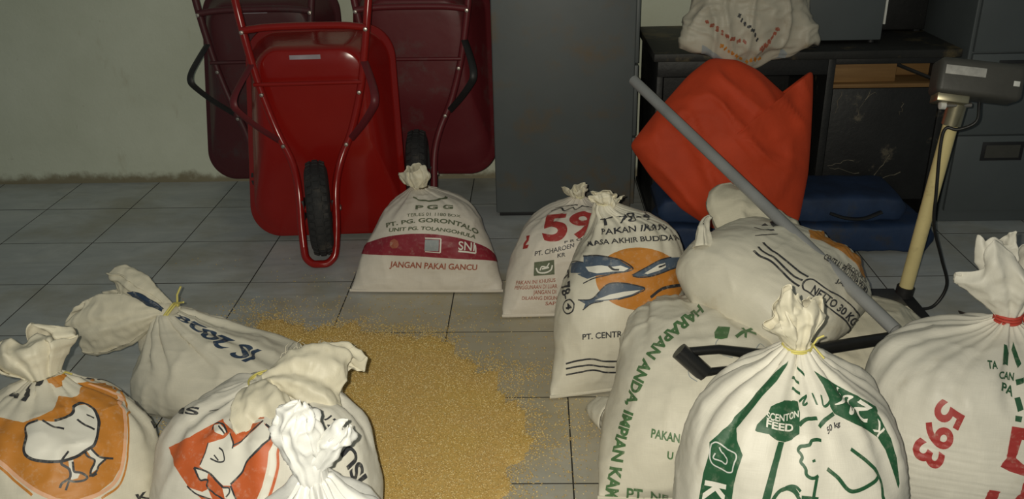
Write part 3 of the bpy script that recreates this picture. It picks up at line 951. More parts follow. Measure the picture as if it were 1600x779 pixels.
tie(t, (0.042, 0.045, 0.476), 0.028, M['twine_red'], seed=8, turns=3, rad=0.0035, tail=0.02)

# ---- chick sack on the left
t = thing('sack', 'cream sack with an orange shield and a standing chick print', 'sack', (-1.125, 1.62, 0), (0, 0, R(6)))
sack_body('chick', t, [(-0.14, 0.010, 0.25, 0.004, 0), (-0.11, 0.06, 0.256, 0.09, -15), (-0.05, 0.14, 0.255, 0.165, -16), (0.02, 0.23, 0.245, 0.185, -20), (0.07, 0.31, 0.215, 0.165, -22, 0.0),
                       (0.10, 0.368, 0.150, 0.115, -16, 0.0), (0.112, 0.402, 0.075, 0.06, -8, -0.005), (0.118, 0.422, 0.034, 0.03, 0, -0.008)],
          M['sack'], pleat=0.26, seed=19.3, lump=0.012, wr=0.004)
cloth_loft('gathered_top', t, [(-0.008, 0.118, 0.412), (-0.012, 0.122, 0.434), (-0.025, 0.135, 0.462), (-0.035, 0.145, 0.485), (-0.040, 0.15, 0.500)], (0.032, 0.044, 0.082, 0.088, 0.050), (0.028, 0.034, 0.050, 0.044, 0.012),
           (1, 0.15, 0), M['sack_clear'], seed=11, jag=0.022, pleat=0.30, Mr=40, N=96)
tie(t, (-0.008, 0.118, 0.422), 0.034, M['twine'], seed=3, tail=0.035, axis=(0.1, -0.3, 1))

# ---- slumped sack with the long ears
t = thing('sack', 'slumped white sack with navy number print and long tied ears', 'sack', (-0.88, 2.24, 0), (0, 0, R(-6)))
sack_body('vis', t, [(-0.10, 0.010, 0.31, 0.004, 0, 0.01), (-0.08, 0.045, 0.322, 0.10, -12, 0.005), (-0.02, 0.100, 0.312, 0.165, -12, -0.01), (0.01, 0.145, 0.275, 0.155, -10, -0.04),
                     (0.025, 0.185, 0.215, 0.125, -8, -0.09), (0.035, 0.222, 0.145, 0.09, -4, -0.145), (0.04, 0.255, 0.078, 0.055, 0, -0.190), (0.042, 0.283, 0.032, 0.028, 0, -0.215)],
          M['sack'], pleat=0.28, seed=21.6, lump=0.010, wr=0.004, kk=(5, 8, 12, 19), pleat_from=0.35)
cloth_loft('tied_ear', t, [(-0.210, 0.042, 0.280), (-0.252, 0.035, 0.282), (-0.33, 0.02, 0.268), (-0.42, 0.0, 0.250), (-0.480, -0.015, 0.242)], (0.028, 0.030, 0.066, 0.080, 0.070), (0.022, 0.022, 0.034, 0.030, 0.008),
           (0, 0.3, 1), M['sack_clear'], seed=13, jag=0.020, pleat=0.16, kk=(2, 3, 6, 11), Mr=44, N=84)
cloth_loft('tied_ear', t, [(-0.212, 0.045, 0.285), (-0.255, 0.06, 0.302), (-0.315, 0.08, 0.318), (-0.375, 0.10, 0.330), (-0.415, 0.11, 0.336)], (0.018, 0.026, 0.044, 0.052, 0.046), (0.016, 0.018, 0.026, 0.024, 0.008),
           (0.3, 0.2, 1), M['sack_clear'], seed=14, jag=0.020, pleat=0.26, kk=(2, 4, 7, 11), Mr=40, N=84)
cloth_loft('printed_fold', t, [(-0.222, 0.022, 0.298), (-0.252, 0.028, 0.312), (-0.295, 0.036, 0.326), (-0.325, 0.04, 0.334)], (0.008, 0.014, 0.020, 0.016), (0.004, 0.006, 0.007, 0.004),
           (0.2, -0.2, 1), INK['navy'], seed=15, jag=0.006, pleat=0.15, kk=(2, 3, 5), Mr=18, N=36, crumple=0.002)
tie(t, (-0.210, 0.042, 0.286), 0.030, M['twine'], seed=6, axis=(-0.7, 0, 0.6), turns=2, rad=0.003, tail=0.055)

# ---- second chick sack with the frayed mouth
t = thing('sack', 'white sack with a red-orange shield print and frayed open mouth', 'sack', (-0.615, 1.63, 0), (0, 0, R(-4)))
sack_body('chick2', t, [(-0.14, 0.010, 0.245, 0.004, 0), (-0.11, 0.06, 0.252, 0.09, -14), (-0.05, 0.15, 0.254, 0.17, -14), (0.0, 0.25, 0.246, 0.185, -14), (0.035, 0.33, 0.222, 0.165, -14),
                        (0.055, 0.385, 0.165, 0.125, -10), (0.065, 0.415, 0.095, 0.075, -4, 0.0), (0.07, 0.432, 0.042, 0.036, 0, 0.002)],
          M['sack_white'], pleat=0.30, seed=23.8, lump=0.011, wr=0.004)
cloth_loft('frayed_mouth', t, [(0.006, 0.07, 0.41), (0.03, 0.075, 0.425), (0.072, 0.085, 0.430), (0.125, 0.095, 0.415), (0.165, 0.10, 0.390)], (0.04, 0.045, 0.078, 0.100, 0.096), (0.034, 0.032, 0.045, 0.045, 0.024),
           (0.35, 1, 0.35), M['sack_clear'], seed=17, jag=0.02, pleat=0.22, kk=(2, 3, 6, 10), Mr=48, N=110)
cloth_loft('mouth_fold', t, [(0.0, 0.06, 0.42), (-0.005, 0.02, 0.432), (0.02, -0.03, 0.425), (0.05, -0.06, 0.40)], (0.03, 0.036, 0.055, 0.05), (0.02, 0.022, 0.026, 0.012),
           (1, 0.3, 0.1), M['sack_clear'], seed=18, jag=0.02, pleat=0.28, kk=(2, 3, 6), Mr=30, N=70)
rg = random.Random(5)
bm_v, bm_f = [], []
for k in range(46):
    a = rg.uniform(-0.10, 0.12)
    p = Vector((0.075 + a * 0.65 + rg.uniform(-0.01, 0.01), 0.150 + a * 0.15 + rg.uniform(-0.02, 0.02), 0.462 - abs(a) * 0.12 + rg.uniform(-0.006, 0.008)))
    d = Vector((rg.uniform(-1, 1.3), rg.uniform(0, 1), rg.uniform(-0.2, 0.8))).normalized()
    d2 = Vector((rg.uniform(-1, 1.3), rg.uniform(0, 1), rg.uniform(-0.9, 0.4))).normalized()
    v, f = tubegeo([p - d * 0.01, p + d * 0.012, p + d * 0.02 + d2 * 0.014], 0.0008, 4)
    o_ = len(bm_v); bm_v += v; bm_f += [tuple(i + o_ for i in q) for q in f]
fr = meshob('frayed_threads', bm_v, bm_f, M['sack_clear'], t); fr['kind'] = 'stuff'
tie(t, (0.0, 0.068, 0.430), 0.042, M['twine'], seed=9, tail=0.03)

# ---- bright plastic-lined sack nearest the edge
t = thing('plastic_bag', 'glossy white plastic bag with a tall twisted top before the red-orange shield sack', 'bag', (-0.398, 1.25, 0), (0, 0, R(3)))
sack_body('bag', t, [(-0.05, 0.010, 0.19, 0.004, 0), (-0.04, 0.06, 0.200, 0.09, 0), (-0.01, 0.16, 0.205, 0.155, 0), (0.0, 0.27, 0.200, 0.16, 0), (0.01, 0.345, 0.165, 0.135, 0, 0.0),
                     (0.02, 0.405, 0.110, 0.09, 0), (0.03, 0.450, 0.055, 0.048, 0, -0.003), (0.035, 0.492, 0.025, 0.023, 0, -0.005)],
          M['plastic_white'], pleat=0.42, seed=25.1, lump=0.010, wr=0.004, pleat_from=0.40, kk=(5, 8, 13, 19), Mr=80, N=120)
cloth_loft('gathered_top', t, [(-0.005, 0.035, 0.482), (-0.012, 0.036, 0.520), (-0.022, 0.038, 0.565), (-0.026, 0.04, 0.600), (-0.020, 0.04, 0.628), (-0.015, 0.04, 0.640)], (0.024, 0.030, 0.036, 0.038, 0.026, 0.006), (0.022, 0.026, 0.030, 0.028, 0.018, 0.004),
           (1, 0, 0), M['plastic_white'], seed=19, jag=0.006, pleat=0.20, kk=(2, 3, 7, 12), Mr=44, N=90, crumple=0.010)
cloth_loft('gathered_tip', t, [(0.0, 0.035, 0.515), (0.020, 0.034, 0.545), (0.042, 0.034, 0.572), (0.060, 0.034, 0.590), (0.068, 0.034, 0.598)], (0.018, 0.022, 0.023, 0.019, 0.006), (0.018, 0.022, 0.022, 0.016, 0.004),
           (0.7, 0, -0.7), M['plastic_white'], seed=20, jag=0.006, pleat=0.24, kk=(2, 3, 6, 9), Mr=34, N=64, crumple=0.009)

# ---- soiled sack hanging over the desk edge
def droop(G):
    x = G[:, :, 0]
    low = np.clip((0.16 - G[:, :, 2]) / 0.16, 0, 1)
    G[:, :, 2] -= (0.105 * (1 - np.clip(np.abs(x) / 0.25, 0, 1) ** 1.25) + 0.010 * np.sin(x * 47)) * low
    G[:, :, 1] = np.where((G[:, :, 2] < 0.025) & (G[:, :, 1] > 0.045), 0.045, G[:, :, 1])
    return G
t = thing('sack', 'soiled white sack with faded orange print drooping over the desk edge', 'sack', (0.835, 3.525, 0.745), (0, 0, R(2)))
sack_body('hang', t, [(0.0, 0.035, 0.275, 0.006, 0), (0.0, 0.065, 0.262, 0.035, -4), (0.03, 0.12, 0.245, 0.085, -6), (0.06, 0.20, 0.230, 0.11, -8), (0.08, 0.30, 0.225, 0.12, -5), (0.09, 0.40, 0.19, 0.10, -3), (0.10, 0.48, 0.10, 0.06, 0), (0.10, 0.53, 0.04, 0.03, 0)],
          M['sack_old'], pleat=0.25, seed=27.7, clamp_z=False, lump=0.026, wr=0.016, post=droop, pleat_from=0.2, kk=(4, 7, 11))

# ---- orange cloth sack leaning on the desk
t = thing('orange_sack', 'limp orange cloth sack propped against the black desk', 'sack', (0.765, 3.30, 0))
ol = [(-0.40, 0.43), (-0.30, 0.555), (-0.17, 0.70), (-0.085, 0.765), (0.02, 0.755), (0.10, 0.715), (0.215, 0.610), (0.245, 0.640), (0.290, 0.705), (0.312, 0.712), (0.312, 0.60), (0.306, 0.44), (0.298, 0.31), (0.262, 0.115),
      (0.10, 0.085), (-0.08, 0.10), (-0.20, 0.18), (-0.32, 0.31)]
nn = Vector((0.0, -0.94, 0.34)).normalized(); eyy = Vector((0, 0.34, 0.94)).normalized()
O0 = np.array((0, -0.075, 0.03))
pillow('orange', 'cloth', t, [(x * 1.0, z * 1.0) for x, z in ol], M['orange_cloth'], 0.12, 0.06, (O0, (1, 0, 0), tuple(eyy), tuple(nn)), lump=0.03, wr=0.008, seed=3.3, center=(-0.03, 0.45), foldamp=0.025)

# ---- folded blue tarpaulin on the floor before the desk
t = thing('folded_tarpaulin', 'dark blue folded tarpaulin lying on the floor before the desk', 'tarpaulin', (0.95, 3.42, 0))
def slab(name, x0, x1, y0, y1, z0, z1, seed):
    n, mm = 40, 28
    v, f = [], []
    # rounded slab by superellipse section swept along x
    for i in range(n):
        u = i / (n - 1); x = x0 + (x1 - x0) * u
        e = (1 - abs(2 * u - 1) ** 30) ** 0.35 * 0.7 + 0.3
        for k in range(mm):
            a = 2 * math.pi * k / mm
            c_, s_ = math.cos(a), math.sin(a)
            yy = (y0 + y1) / 2 + (y1 - y0) / 2 * math.copysign(abs(c_) ** 0.28, c_) * (0.9 + 0.1 * e)
            zz = (z0 + z1) / 2 + (z1 - z0) / 2 * math.copysign(abs(s_) ** 0.28, s_) * e
            p = (x, yy, zz)
            d = 0.010 * fbm(p, 8, seed) + 0.004 * ridged(p, 18, seed)
            v.append((x + d * 0.3, yy + d, max(zz + d * 0.5, z0)))
    f = gridfaces(n, mm)
    f += [tuple(range(mm))[::-1], tuple((n - 1) * mm + k for k in range(mm))]
    return meshob(name, v, f, M['blue_tarp'], t)
slab('fold', -0.46, 0.62, -0.155, 0.16, 0.002, 0.125, 1.1)
slab('fold', -0.47, 0.50, -0.135, 0.15, 0.127, 0.235, 2.3)
tube('carry_strap', [(0.20, -0.14, 0.175), (0.26, -0.150, 0.158), (0.33, -0.150, 0.155), (0.40, -0.140, 0.178)], 0.012, M['cable'], t, 8, 16, flat=0.5)

# ---- platform scale with pole and indicator
t = thing('platform_scale', 'platform scale with cream pole and dark indicator head', 'scale', (1.279, 2.815, 0))
sh_ = (0.063, 0.01)     # pole leans a little
box('base_frame', (-0.30, -0.20, 0.012), (0.035, 0.03, 0.05), M['cab_dark'], t, 0.004)
box('platform', (-0.31, -0.21, 0.05), (-0.02, 0.035, 0.062), M['steel'], t, 0.003)
for fx in (-0.28, 0.01):
    for fy in (-0.18, 0.01):
        lathe('foot', [(0, 0), (0.016, 0), (0.014, 0.014), (0, 0.014)], M['rubber'], t, 12, 'z', (fx, fy, 0))
tube('pole_socket', [(0, 0, 0.03), (0.006, 0.001, 0.085)], 0.030, M['black_iron'], t, 16)
tube('pole', [(0.003, 0, 0.05), (sh_[0], sh_[1], 0.70)], 0.0235, M['pole'], t, 20, 6)
tube('clamp', [(sh_[0] - 0.002, sh_[1], 0.665), (sh_[0] + 0.006, sh_[1], 0.745)], 0.030, M['chrome'], t, 20)
tube('clamp_bolt', [(sh_[0] - 0.048, sh_[1] - 0.02, 0.735), (sh_[0] + 0.04, sh_[1] - 0.02, 0.735)], 0.008, M['bolt'], t, 10)
lathe('clamp_knob', [(0, -0.03), (0.013, -0.028), (0.014, -0.012), (0, -0.010)], M['white_paint'], t, 14, 'x', (sh_[0] - 0.03, sh_[1] - 0.02, 0.735))
hd_ = bpy.data.objects.new('indicator_head', None); link(hd_, t)
hd_.location = (sh_[0] + 0.048, sh_[1] - 0.005, 0.812); hd_.rotation_euler = (R(-22), R(5), R(-12))
box('housing', (-0.125, -0.060, -0.062), (0.125, 0.060, 0.052), M['scale_body'], hd_, 0.018, 4)
box('rating_label', (-0.108, -0.0615, -0.002), (0.010, -0.0595, 0.026), M['scale_label'], hd_, 0.0006)
box('seal', (0.092, -0.0615, -0.018), (0.110, -0.0595, -0.002), M['white_paint'], hd_, 0.0006)
box('bracket', (-0.115, -0.045, -0.085), (-0.02, 0.045, -0.055), M['chrome'], hd_, 0.004)
tube('cable', [(sh_[0] + 0.06, sh_[1] - 0.03, 0.745), (sh_[0] + 0.05, sh_[1] - 0.055, 0.69), (sh_[0] + 0.005, sh_[1] - 0.04, 0.66), (sh_[0] - 0.028, sh_[1] - 0.025, 0.66),
               (sh_[0] - 0.035, sh_[1] - 0.026, 0.60), (0.035, -0.03, 0.45), (0.048, -0.03, 0.33), (0.10, -0.02, 0.20), (0.135, -0.02, 0.10), (0.10, -0.03, 0.025), (0.03, -0.05, 0.02)], 0.0055, M['cable'], t, 8, 60)

# ---- grey pipe leaning over the heap
t = thing('grey_pipe', 'long grey metal pipe leaning across the 30 kg sack', 'pipe', (0.902, 2.005, 0.352))
p1 = Vector((0.906, 2.005, 0.374)); p0 = Vector((0.331, 3.00, 0.784))
dv_ = (p0 - p1).normalized(); L_ = (p0 - p1).length
lo_ = Vector(t.location)
side = dv_.cross(Vector((0, 0, 1))).normalized(); upv = side.cross(dv_)
v, f = [], []
for (s, r_) in ((0, 0.014), (0, 0.0175), (0.33 * L_, 0.0175), (0.66 * L_, 0.0175), (L_, 0.0175), (L_, 0.0145), (L_ - 0.25, 0.0145)):
    for k in range(24):
        a = 2 * math.pi * k / 24
        v.append(p1 - lo_ + dv_ * s + (side * math.cos(a) + upv * math.sin(a)) * r_)
f = gridfaces(7, 24)
o = meshob('tube', v, f, M['pipe'], t); o.data.set_sharp_from_angle(angle=R(40))
v2 = [p1 - lo_ + dv_ * (L_ - 0.12) + (side * math.cos(2 * math.pi * k / 24) + upv * math.sin(2 * math.pi * k / 24)) * 0.0144 for k in range(24)]
meshob('bore', v2, [tuple(range(24))], M['pipe_in'], t)

# ---- black D-handled shovel
t = thing('shovel', 'black shovel with a D-shaped grip lying across the sacks', 'shovel', (0.55, 1.93, 0.33))
S0 = Vector((0.570, 1.940, 0.335)); S1 = Vector((1.27, 2.275, 0.238))
sx = (S1 - S0).normalized()
lo_ = Vector(t.location)
tube('shaft', [S0 - lo_, S1 - lo_], 0.0165, M['shovel'], t, 16)
G0 = Vector((0.347, 1.920, 0.368)) - lo_; G1 = Vector((0.412, 1.90, 0.312)) - lo_
tube('grip', [G0, G1], 0.0225, M['shovel'], t, 16)
Y0_ = S0 - lo_
tube('yoke', [G0 + Vector((0.012, 0.002, -0.006)), G0.lerp(Y0_, 0.45) + Vector((0, 0, 0.012)), Y0_ + Vector((-0.02, 0, 0.008)), Y0_ + sx * 0.05], [0.011, 0.012, 0.015, 0.016], M['shovel'], t, 12, None)
tube('yoke', [G1 + Vector((-0.004, 0, 0.004)), G1.lerp(Y0_, 0.5) + Vector((0.005, 0, -0.012)), Y0_ + Vector((-0.01, 0, -0.008)), Y0_ + sx * 0.05], [0.011, 0.012, 0.015, 0.016], M['shovel'], t, 12, None)
# blade: dished spade plate
v, f = [], []
bd = (sx + Vector((0, 0, -0.85))).normalized()      # blade cranked down toward the floor
bs = bd.cross(Vector((0, 0, 1))).normalized(); bu = bs.cross(bd).normalized()
for i in range(12):
    u = i / 11
    hw = 0.12 * (1 - 0.55 * max(0, u - 0.7) / 0.3) * min(1, 0.35 + 3.2 * u)
    for k in range(13):
        w = (k / 12 - 0.5) * 2
        v.append(S1 - lo_ + bd * (u * 0.26) + bs * (hw * w) + bu * (0.03 * w * w - 0.02 + 0.012 * math.sin(u * 3.1)))
f = gridfaces(12, 13, wrap=False)
o = meshob('blade', v, f, M['steel'], t)
md = o.modifiers.new('t', 'SOLIDIFY'); md.thickness = 0.003
so = lathe('socket', [(0.02, 0), (0.022, 0.0), (0.019, 0.12), (0.0, 0.13)], M['steel'], t, 16, 'z')
so.matrix_local = Matrix.Translation(S1 - lo_ - sx * 0.02) @ sx.to_track_quat('Z', 'Y').to_matrix().to_4x4()

# ------------------------------------------------------------------ spilled unhusked rice
rs = np.random.RandomState(11)
poly = np.array([(-1.02, 2.84), (-0.75, 2.76), (-0.45, 2.72), (-0.30, 2.66), (-0.22, 2.54), (-0.13, 2.46), (-0.06, 2.34), (-0.02, 2.20), (0.015, 2.06), (-0.01, 1.93), (-0.06, 1.78), (-0.16, 1.55),
                 (-0.55, 1.50), (-0.9, 1.6), (-1.1, 2.2)])
def sdist(P):
    """signed distance to the spill outline, positive inside"""
    n = len(poly)
    d = np.full(len(P), 9.0); ins = np.zeros(len(P), bool)
    for i in range(n):
        a, b = poly[i], poly[(i + 1) % n]
        ab = b - a
        tpar = np.clip(((P - a) @ ab) / (ab @ ab), 0, 1)
        d = np.minimum(d, np.linalg.norm(P - (a + tpar[:, None] * ab), axis=1))
        c = ((a[1] > P[:, 1]) != (b[1] > P[:, 1])) & (P[:, 0] < (b[0] - a[0]) * (P[:, 1] - a[1]) / (b[1] - a[1] + 1e-12) + a[0])
        ins ^= c
    return np.where(ins, d, -d)
def edge_noise(P, sc=7.0):
    return np.array([noise.noise(Vector((p[0] * sc, p[1] * sc, 3.1))) + 0.6 * noise.noise(Vector((p[0] * sc * 3, p[1] * sc * 3, 7.7))) for p in P])
def height(P, sd, nz):
    return 0.010 * np.clip((sd + 0.05 * nz) / 0.12, 0, 1) ** 0.8
P = np.stack([rs.uniform(-1.15, 0.10, 65000), rs.uniform(1.64, 2.95, 65000)], 1)
sd = sdist(P); nz = edge_noise(P)
q = sd + 0.07 * nz
prob = np.clip((q + 0.05) / 0.12, 0, 1) ** 1.5 + 0.12 * np.exp(np.clip(q, -1, 0) / 0.10) + 0.012
keep = rs.uniform(0, 1, len(P)) < prob
A = P[keep]
# loose scatter further out
B2 = np.stack([rs.uniform(-1.5, 0.5, 5200), rs.uniform(1.75, 3.3, 5200)], 1)
nb2 = edge_noise(B2, 5.0)
B2 = B2[(nb2 > 0.15) & (rs.uniform(0, 1, len(B2)) < np.exp(-np.clip(-sdist(B2), 0, 9) / 0.28))]
C2 = np.concatenate([np.stack([rs.normal(0.24, 0.10, 420), rs.normal(2.14, 0.06, 420)], 1), np.stack([rs.normal(-0.03, 0.05, 160), rs.normal(2.42, 0.025, 160)], 1),
                     np.stack([rs.normal(0.09, 0.04, 130), rs.normal(2.02, 0.16, 130)], 1)])
P = np.concatenate([A, B2, C2])
P = P[P[:, 0] < 0.45]
sd = sdist(P); nz = edge_noise(P)
hz = height(P, sd, nz)
n = len(P)
base = np.array([(1, 0, 0), (-1, 0, 0), (0, 1, 0), (0, -1, 0), (0, 0, 1), (0, 0, -1)], float)
ln = rs.uniform(0.0036, 0.0050, n); wd = rs.uniform(0.0012, 0.0017, n)
yaw = rs.uniform(0, 6.283, n); pit = rs.normal(0, 0.30, n) * np.clip(hz / 0.006, 0.1, 1)
zc = hz + 0.0016 + rs.uniform(0, 0.0035, n) * np.clip(hz / 0.006, 0, 1)
V = base[None] * np.stack([ln, wd, wd], 1)[:, None, :]
cp, sp, cy, sy = np.cos(pit), np.sin(pit), np.cos(yaw), np.sin(yaw)
x1 = V[:, :, 0] * cp[:, None] - V[:, :, 2] * sp[:, None]; z1 = V[:, :, 0] * sp[:, None] + V[:, :, 2] * cp[:, None]; y1 = V[:, :, 1]
X = x1 * cy[:, None] - y1 * sy[:, None] + P[:, 0:1]; Y = x1 * sy[:, None] + y1 * cy[:, None] + P[:, 1:2]; Z = np.maximum(z1 + zc[:, None], 0.0002)
V = np.stack([X, Y, Z], 2).reshape(-1, 3)
tri = np.array([(0, 2, 4), (2, 1, 4), (1, 3, 4), (3, 0, 4), (2, 0, 5), (1, 2, 5), (3, 1, 5), (0, 3, 5)])
F = (tri[None] + (np.arange(n) * 6)[:, None, None]).reshape(-1, 3)
tone = np.repeat(rs.uniform(0, 1, n), 6)
# bed of settled grain under the loose ones
gs = 0.0125
gx = np.arange(-1.15, 0.12, gs); gy_ = np.arange(1.66, 2.95, gs)
XX, YY = np.meshgrid(gx, gy_); GP = np.stack([XX.ravel(), YY.ravel()], 1)
sg = sdist(GP); ng = edge_noise(GP)
HH = np.where(sg + 0.07 * ng > 0.045, height(GP, sg, ng) * 0.9, -0.002)
gv = np.stack([GP[:, 0], GP[:, 1], HH], 1)
nx, ny_ = len(gx), len(gy_)
gf = []
Hm = HH.reshape(ny_, nx)
for j in range(ny_ - 1):
    for i in range(nx - 1):
        if max(Hm[j, i], Hm[j, i + 1], Hm[j + 1, i], Hm[j + 1, i + 1]) > 0:
            a = j * nx + i
            gf.append((a, a + 1, a + nx + 1)); gf.append((a, a + nx + 1, a + nx))
gf = np.array(gf) + len(V)
V = np.concatenate([V, gv]); F = np.concatenate([F, gf]); tone = np.concatenate([tone, np.full(len(gv), 0.35)])
me = bpy.data.meshes.new('spilled_rice')
me.vertices.add(len(V)); me.vertices.foreach_set('co', V.astype(np.float32).ravel())
me.loops.add(len(F) * 3); me.loops.foreach_set('vertex_index', F.astype(np.int32).ravel())
me.polygons.add(len(F)); me.polygons.foreach_set('loop_start', np.arange(0, len(F) * 3, 3, dtype=np.int32)); 
me.update(calc_edges=True)
at_ = me.attributes.new('tone', 'FLOAT', 'POINT'); at_.data.foreach_set('value', tone.astype(np.float32))
m = MT('rice_husk', 0.55, 0, 0.4)
atn = m.n('ShaderNodeAttribute', _attribute_name='tone')
m.base(m.mix(m.mask(m.noise(6, 4), 0.35, 0.7), m.ramp(atn.outputs['Fac'], [(0.0, (0.52, 0.34, 0.10)), (0.6, (0.72, 0.52, 0.20)), (1.0, (0.86, 0.72, 0.40))]),
             m.ramp(atn.outputs['Fac'], [(0.0, (0.54, 0.36, 0.09)), (0.6, (0.72, 0.52, 0.18)), (1.0, (0.86, 0.72, 0.38))])))
me.materials.append(m.m)
rice = link(bpy.data.objects.new('spilled_rice', me))
tag(rice, 'golden unhusked rice grains spilled across the grey tile floor', 'rice', kind='stuff')


# ------------------------------------------------------------------ prints on the sacks
def surf_pt(S, x, y, off):
    jf = ((x / S['W']) + 0.5) * S['N'] / 2
    i_f = min(max(y / S['L'] * (S['M'] - 1), 0), S['M'] - 1.001)
    i = int(i_f); a = i_f - i
    j = math.floor(jf); b = jf - j
    N = S['N']
    j0, j1 = j % N, (j + 1) % N
    w = ((1 - a) * (1 - b), (1 - a) * b, a * (1 - b), a * b)
    G, n = S['G'], S['n']
    p = w[0] * G[i, j0] + w[1] * G[i, j1] + w[2] * G[i + 1, j0] + w[3] * G[i + 1, j1]
    q = w[0] * n[i, j0] + w[1] * n[i, j1] + w[2] * n[i + 1, j0] + w[3] * n[i + 1, j1]
    q = q / (np.linalg.norm(q) + 1e-9)
    return p + q * off


def ribbon(bot, top, u, w):
    """point in panel space for text coordinates u along, w up"""
    def ev(pts, u):
        P_ = np.array(pts, float)
        k = len(P_) - 1
        tt_ = u * k
        i = int(min(max(math.floor(tt_), 0), k - 1))
        r = tt_ - i
        if k >= 2:
            Q = np.vstack([2 * P_[0] - P_[1], P_, 2 * P_[-1] - P_[-2]])
            p0, p1, p2, p3 = Q[i], Q[i + 1], Q[i + 2], Q[i + 3]
            if 0 <= u <= 1:
                return 0.5 * (2 * p1 + (p2 - p0) * r + (2 * p0 - 5 * p1 + 4 * p2 - p3) * r * r + (3 * p1 - p0 - 3 * p2 + p3) * r ** 3)
        return P_[i] + (P_[i + 1] - P_[i]) * r
    return ev(bot, u) * (1 - w) + ev(top, u) * w


def text_bm(txt, bold=0.0):
    cu = bpy.data.curves.new('txt', 'FONT')
    cu.body = txt; cu.size = 1.0; cu.offset = bold; cu.resolution_u = 6
    ob = bpy.data.objects.new('txt', cu); COL.objects.link(ob)
    dg = bpy.context.evaluated_depsgraph_get(); dg.update()
    me_ = bpy.data.meshes.new_from_object(ob.evaluated_get(dg))
    bm = bmesh.new(); bm.from_mesh(me_)
    bpy.data.objects.remove(ob); bpy.data.curves.remove(cu); bpy.data.meshes.remove(me_)
    return bm


def settle(bm, S, off, name, mat, parent):
    """cut a flat shape (panel coordinates) along the cloth grid and lay it on the sack"""
    cx, cy = S['W'] / (S['N'] / 2), S['L'] / (S['M'] - 1)
    xs = [v.co.x for v in bm.verts]; ys = [v.co.y for v in bm.verts]
    if not xs:
        bm.free(); return None
    for ax, lo, hi, st, o0 in ((0, min(xs), max(xs), cx, S['W'] / 2), (1, min(ys), max(ys), cy, 0.0)):
        k0 = math.ceil((lo + o0) / st); k1 = math.floor((hi + o0) / st)
        for k in range(k0, k1 + 1):
            c = k * st - o0
            co = (c, 0, 0) if ax == 0 else (0, c, 0)
            no = (1, 0, 0) if ax == 0 else (0, 1, 0)
            bmesh.ops.bisect_plane(bm, geom=bm.verts[:] + bm.edges[:] + bm.faces[:], dist=1e-6, plane_co=co, plane_no=no)
    for v in bm.verts:
        v.co = Vector(surf_pt(S, v.co.x, v.co.y, off))
    bmesh.ops.triangulate(bm, faces=bm.faces[:])
    # face outward
    return bmob(name, bm, mat, parent, smooth=True)


def pr_text(key, txt, bot, top, mat, bold=0.012, layer=1, name='lettering'):
    S = SURF[key]
    bm = text_bm(txt, bold)
    xs = [v.co.x for v in bm.verts]; ys = [v.co.y for v in bm.verts]
    x0, x1, y0, y1 = min(xs), max(xs), min(ys), max(ys)
    if y0 < -0.06: y0 = 0.0        # descenders hang below the line
    y1 = max(y1, 0.70) if y1 < 0.74 else y1
    # refine before bending
    for k in range(1, 12):
        c = x0 + (x1 - x0) * k / 12
        bmesh.ops.bisect_plane(bm, geom=bm.verts[:] + bm.edges[:] + bm.faces[:], dist=1e-6, plane_co=(c, 0, 0), plane_no=(1, 0, 0))
    for v in bm.verts:
        p = ribbon(bot, top, (v.co.x - x0) / (x1 - x0), (v.co.y - y0) / (y1 - y0))
        v.co = Vector((p[0], p[1], 0))
    return settle(bm, S, 0.0011 * layer + 0.0004, name, INK[mat], S['obj'])


def pr_poly(key, polys, mat, layer=1, name='print_panel'):
    from mathutils.geometry import tessellate_polygon
    S = SURF[key]
    bm = bmesh.new()
    for pts in polys:
        vs = [bm.verts.new((p[0], p[1], 0)) for p in pts]
        for tr_ in tessellate_polygon([[Vector((p[0], p[1], 0)) for p in pts]]):
            try: bm.faces.new([vs[i] for i in tr_])
            except ValueError: pass
    return settle(bm, S, 0.0011 * layer + 0.0004, name, INK[mat], S['obj'])


def pr_line(key, lines, mat, layer=1, name='print_outline'):
    """lines: list of (points, width)"""
    S = SURF[key]
    bm = bmesh.new()
    for pts, wd_ in lines:
        P_ = catmull(pts, max(2, (len(pts) - 1) * 4 + 1)) if len(pts) > 2 else np.array(pts, float)
        T_ = np.gradient(P_, axis=0); T_ /= np.linalg.norm(T_, axis=1, keepdims=True) + 1e-9
        Nn = np.stack([-T_[:, 1], T_[:, 0]], 1)
        n_ = len(P_)
        L_ = [bm.verts.new((*(P_[i] + Nn[i] * wd_ / 2), 0)) for i in range(n_)]
        R_ = [bm.verts.new((*(P_[i] - Nn[i] * wd_ / 2), 0)) for i in range(n_)]
        for i in range(n_ - 1):
            bm.faces.new((L_[i], R_[i], R_[i + 1], L_[i + 1]))
    return settle(bm, S, 0.0011 * layer + 0.0004, name, INK[mat], S['obj'])


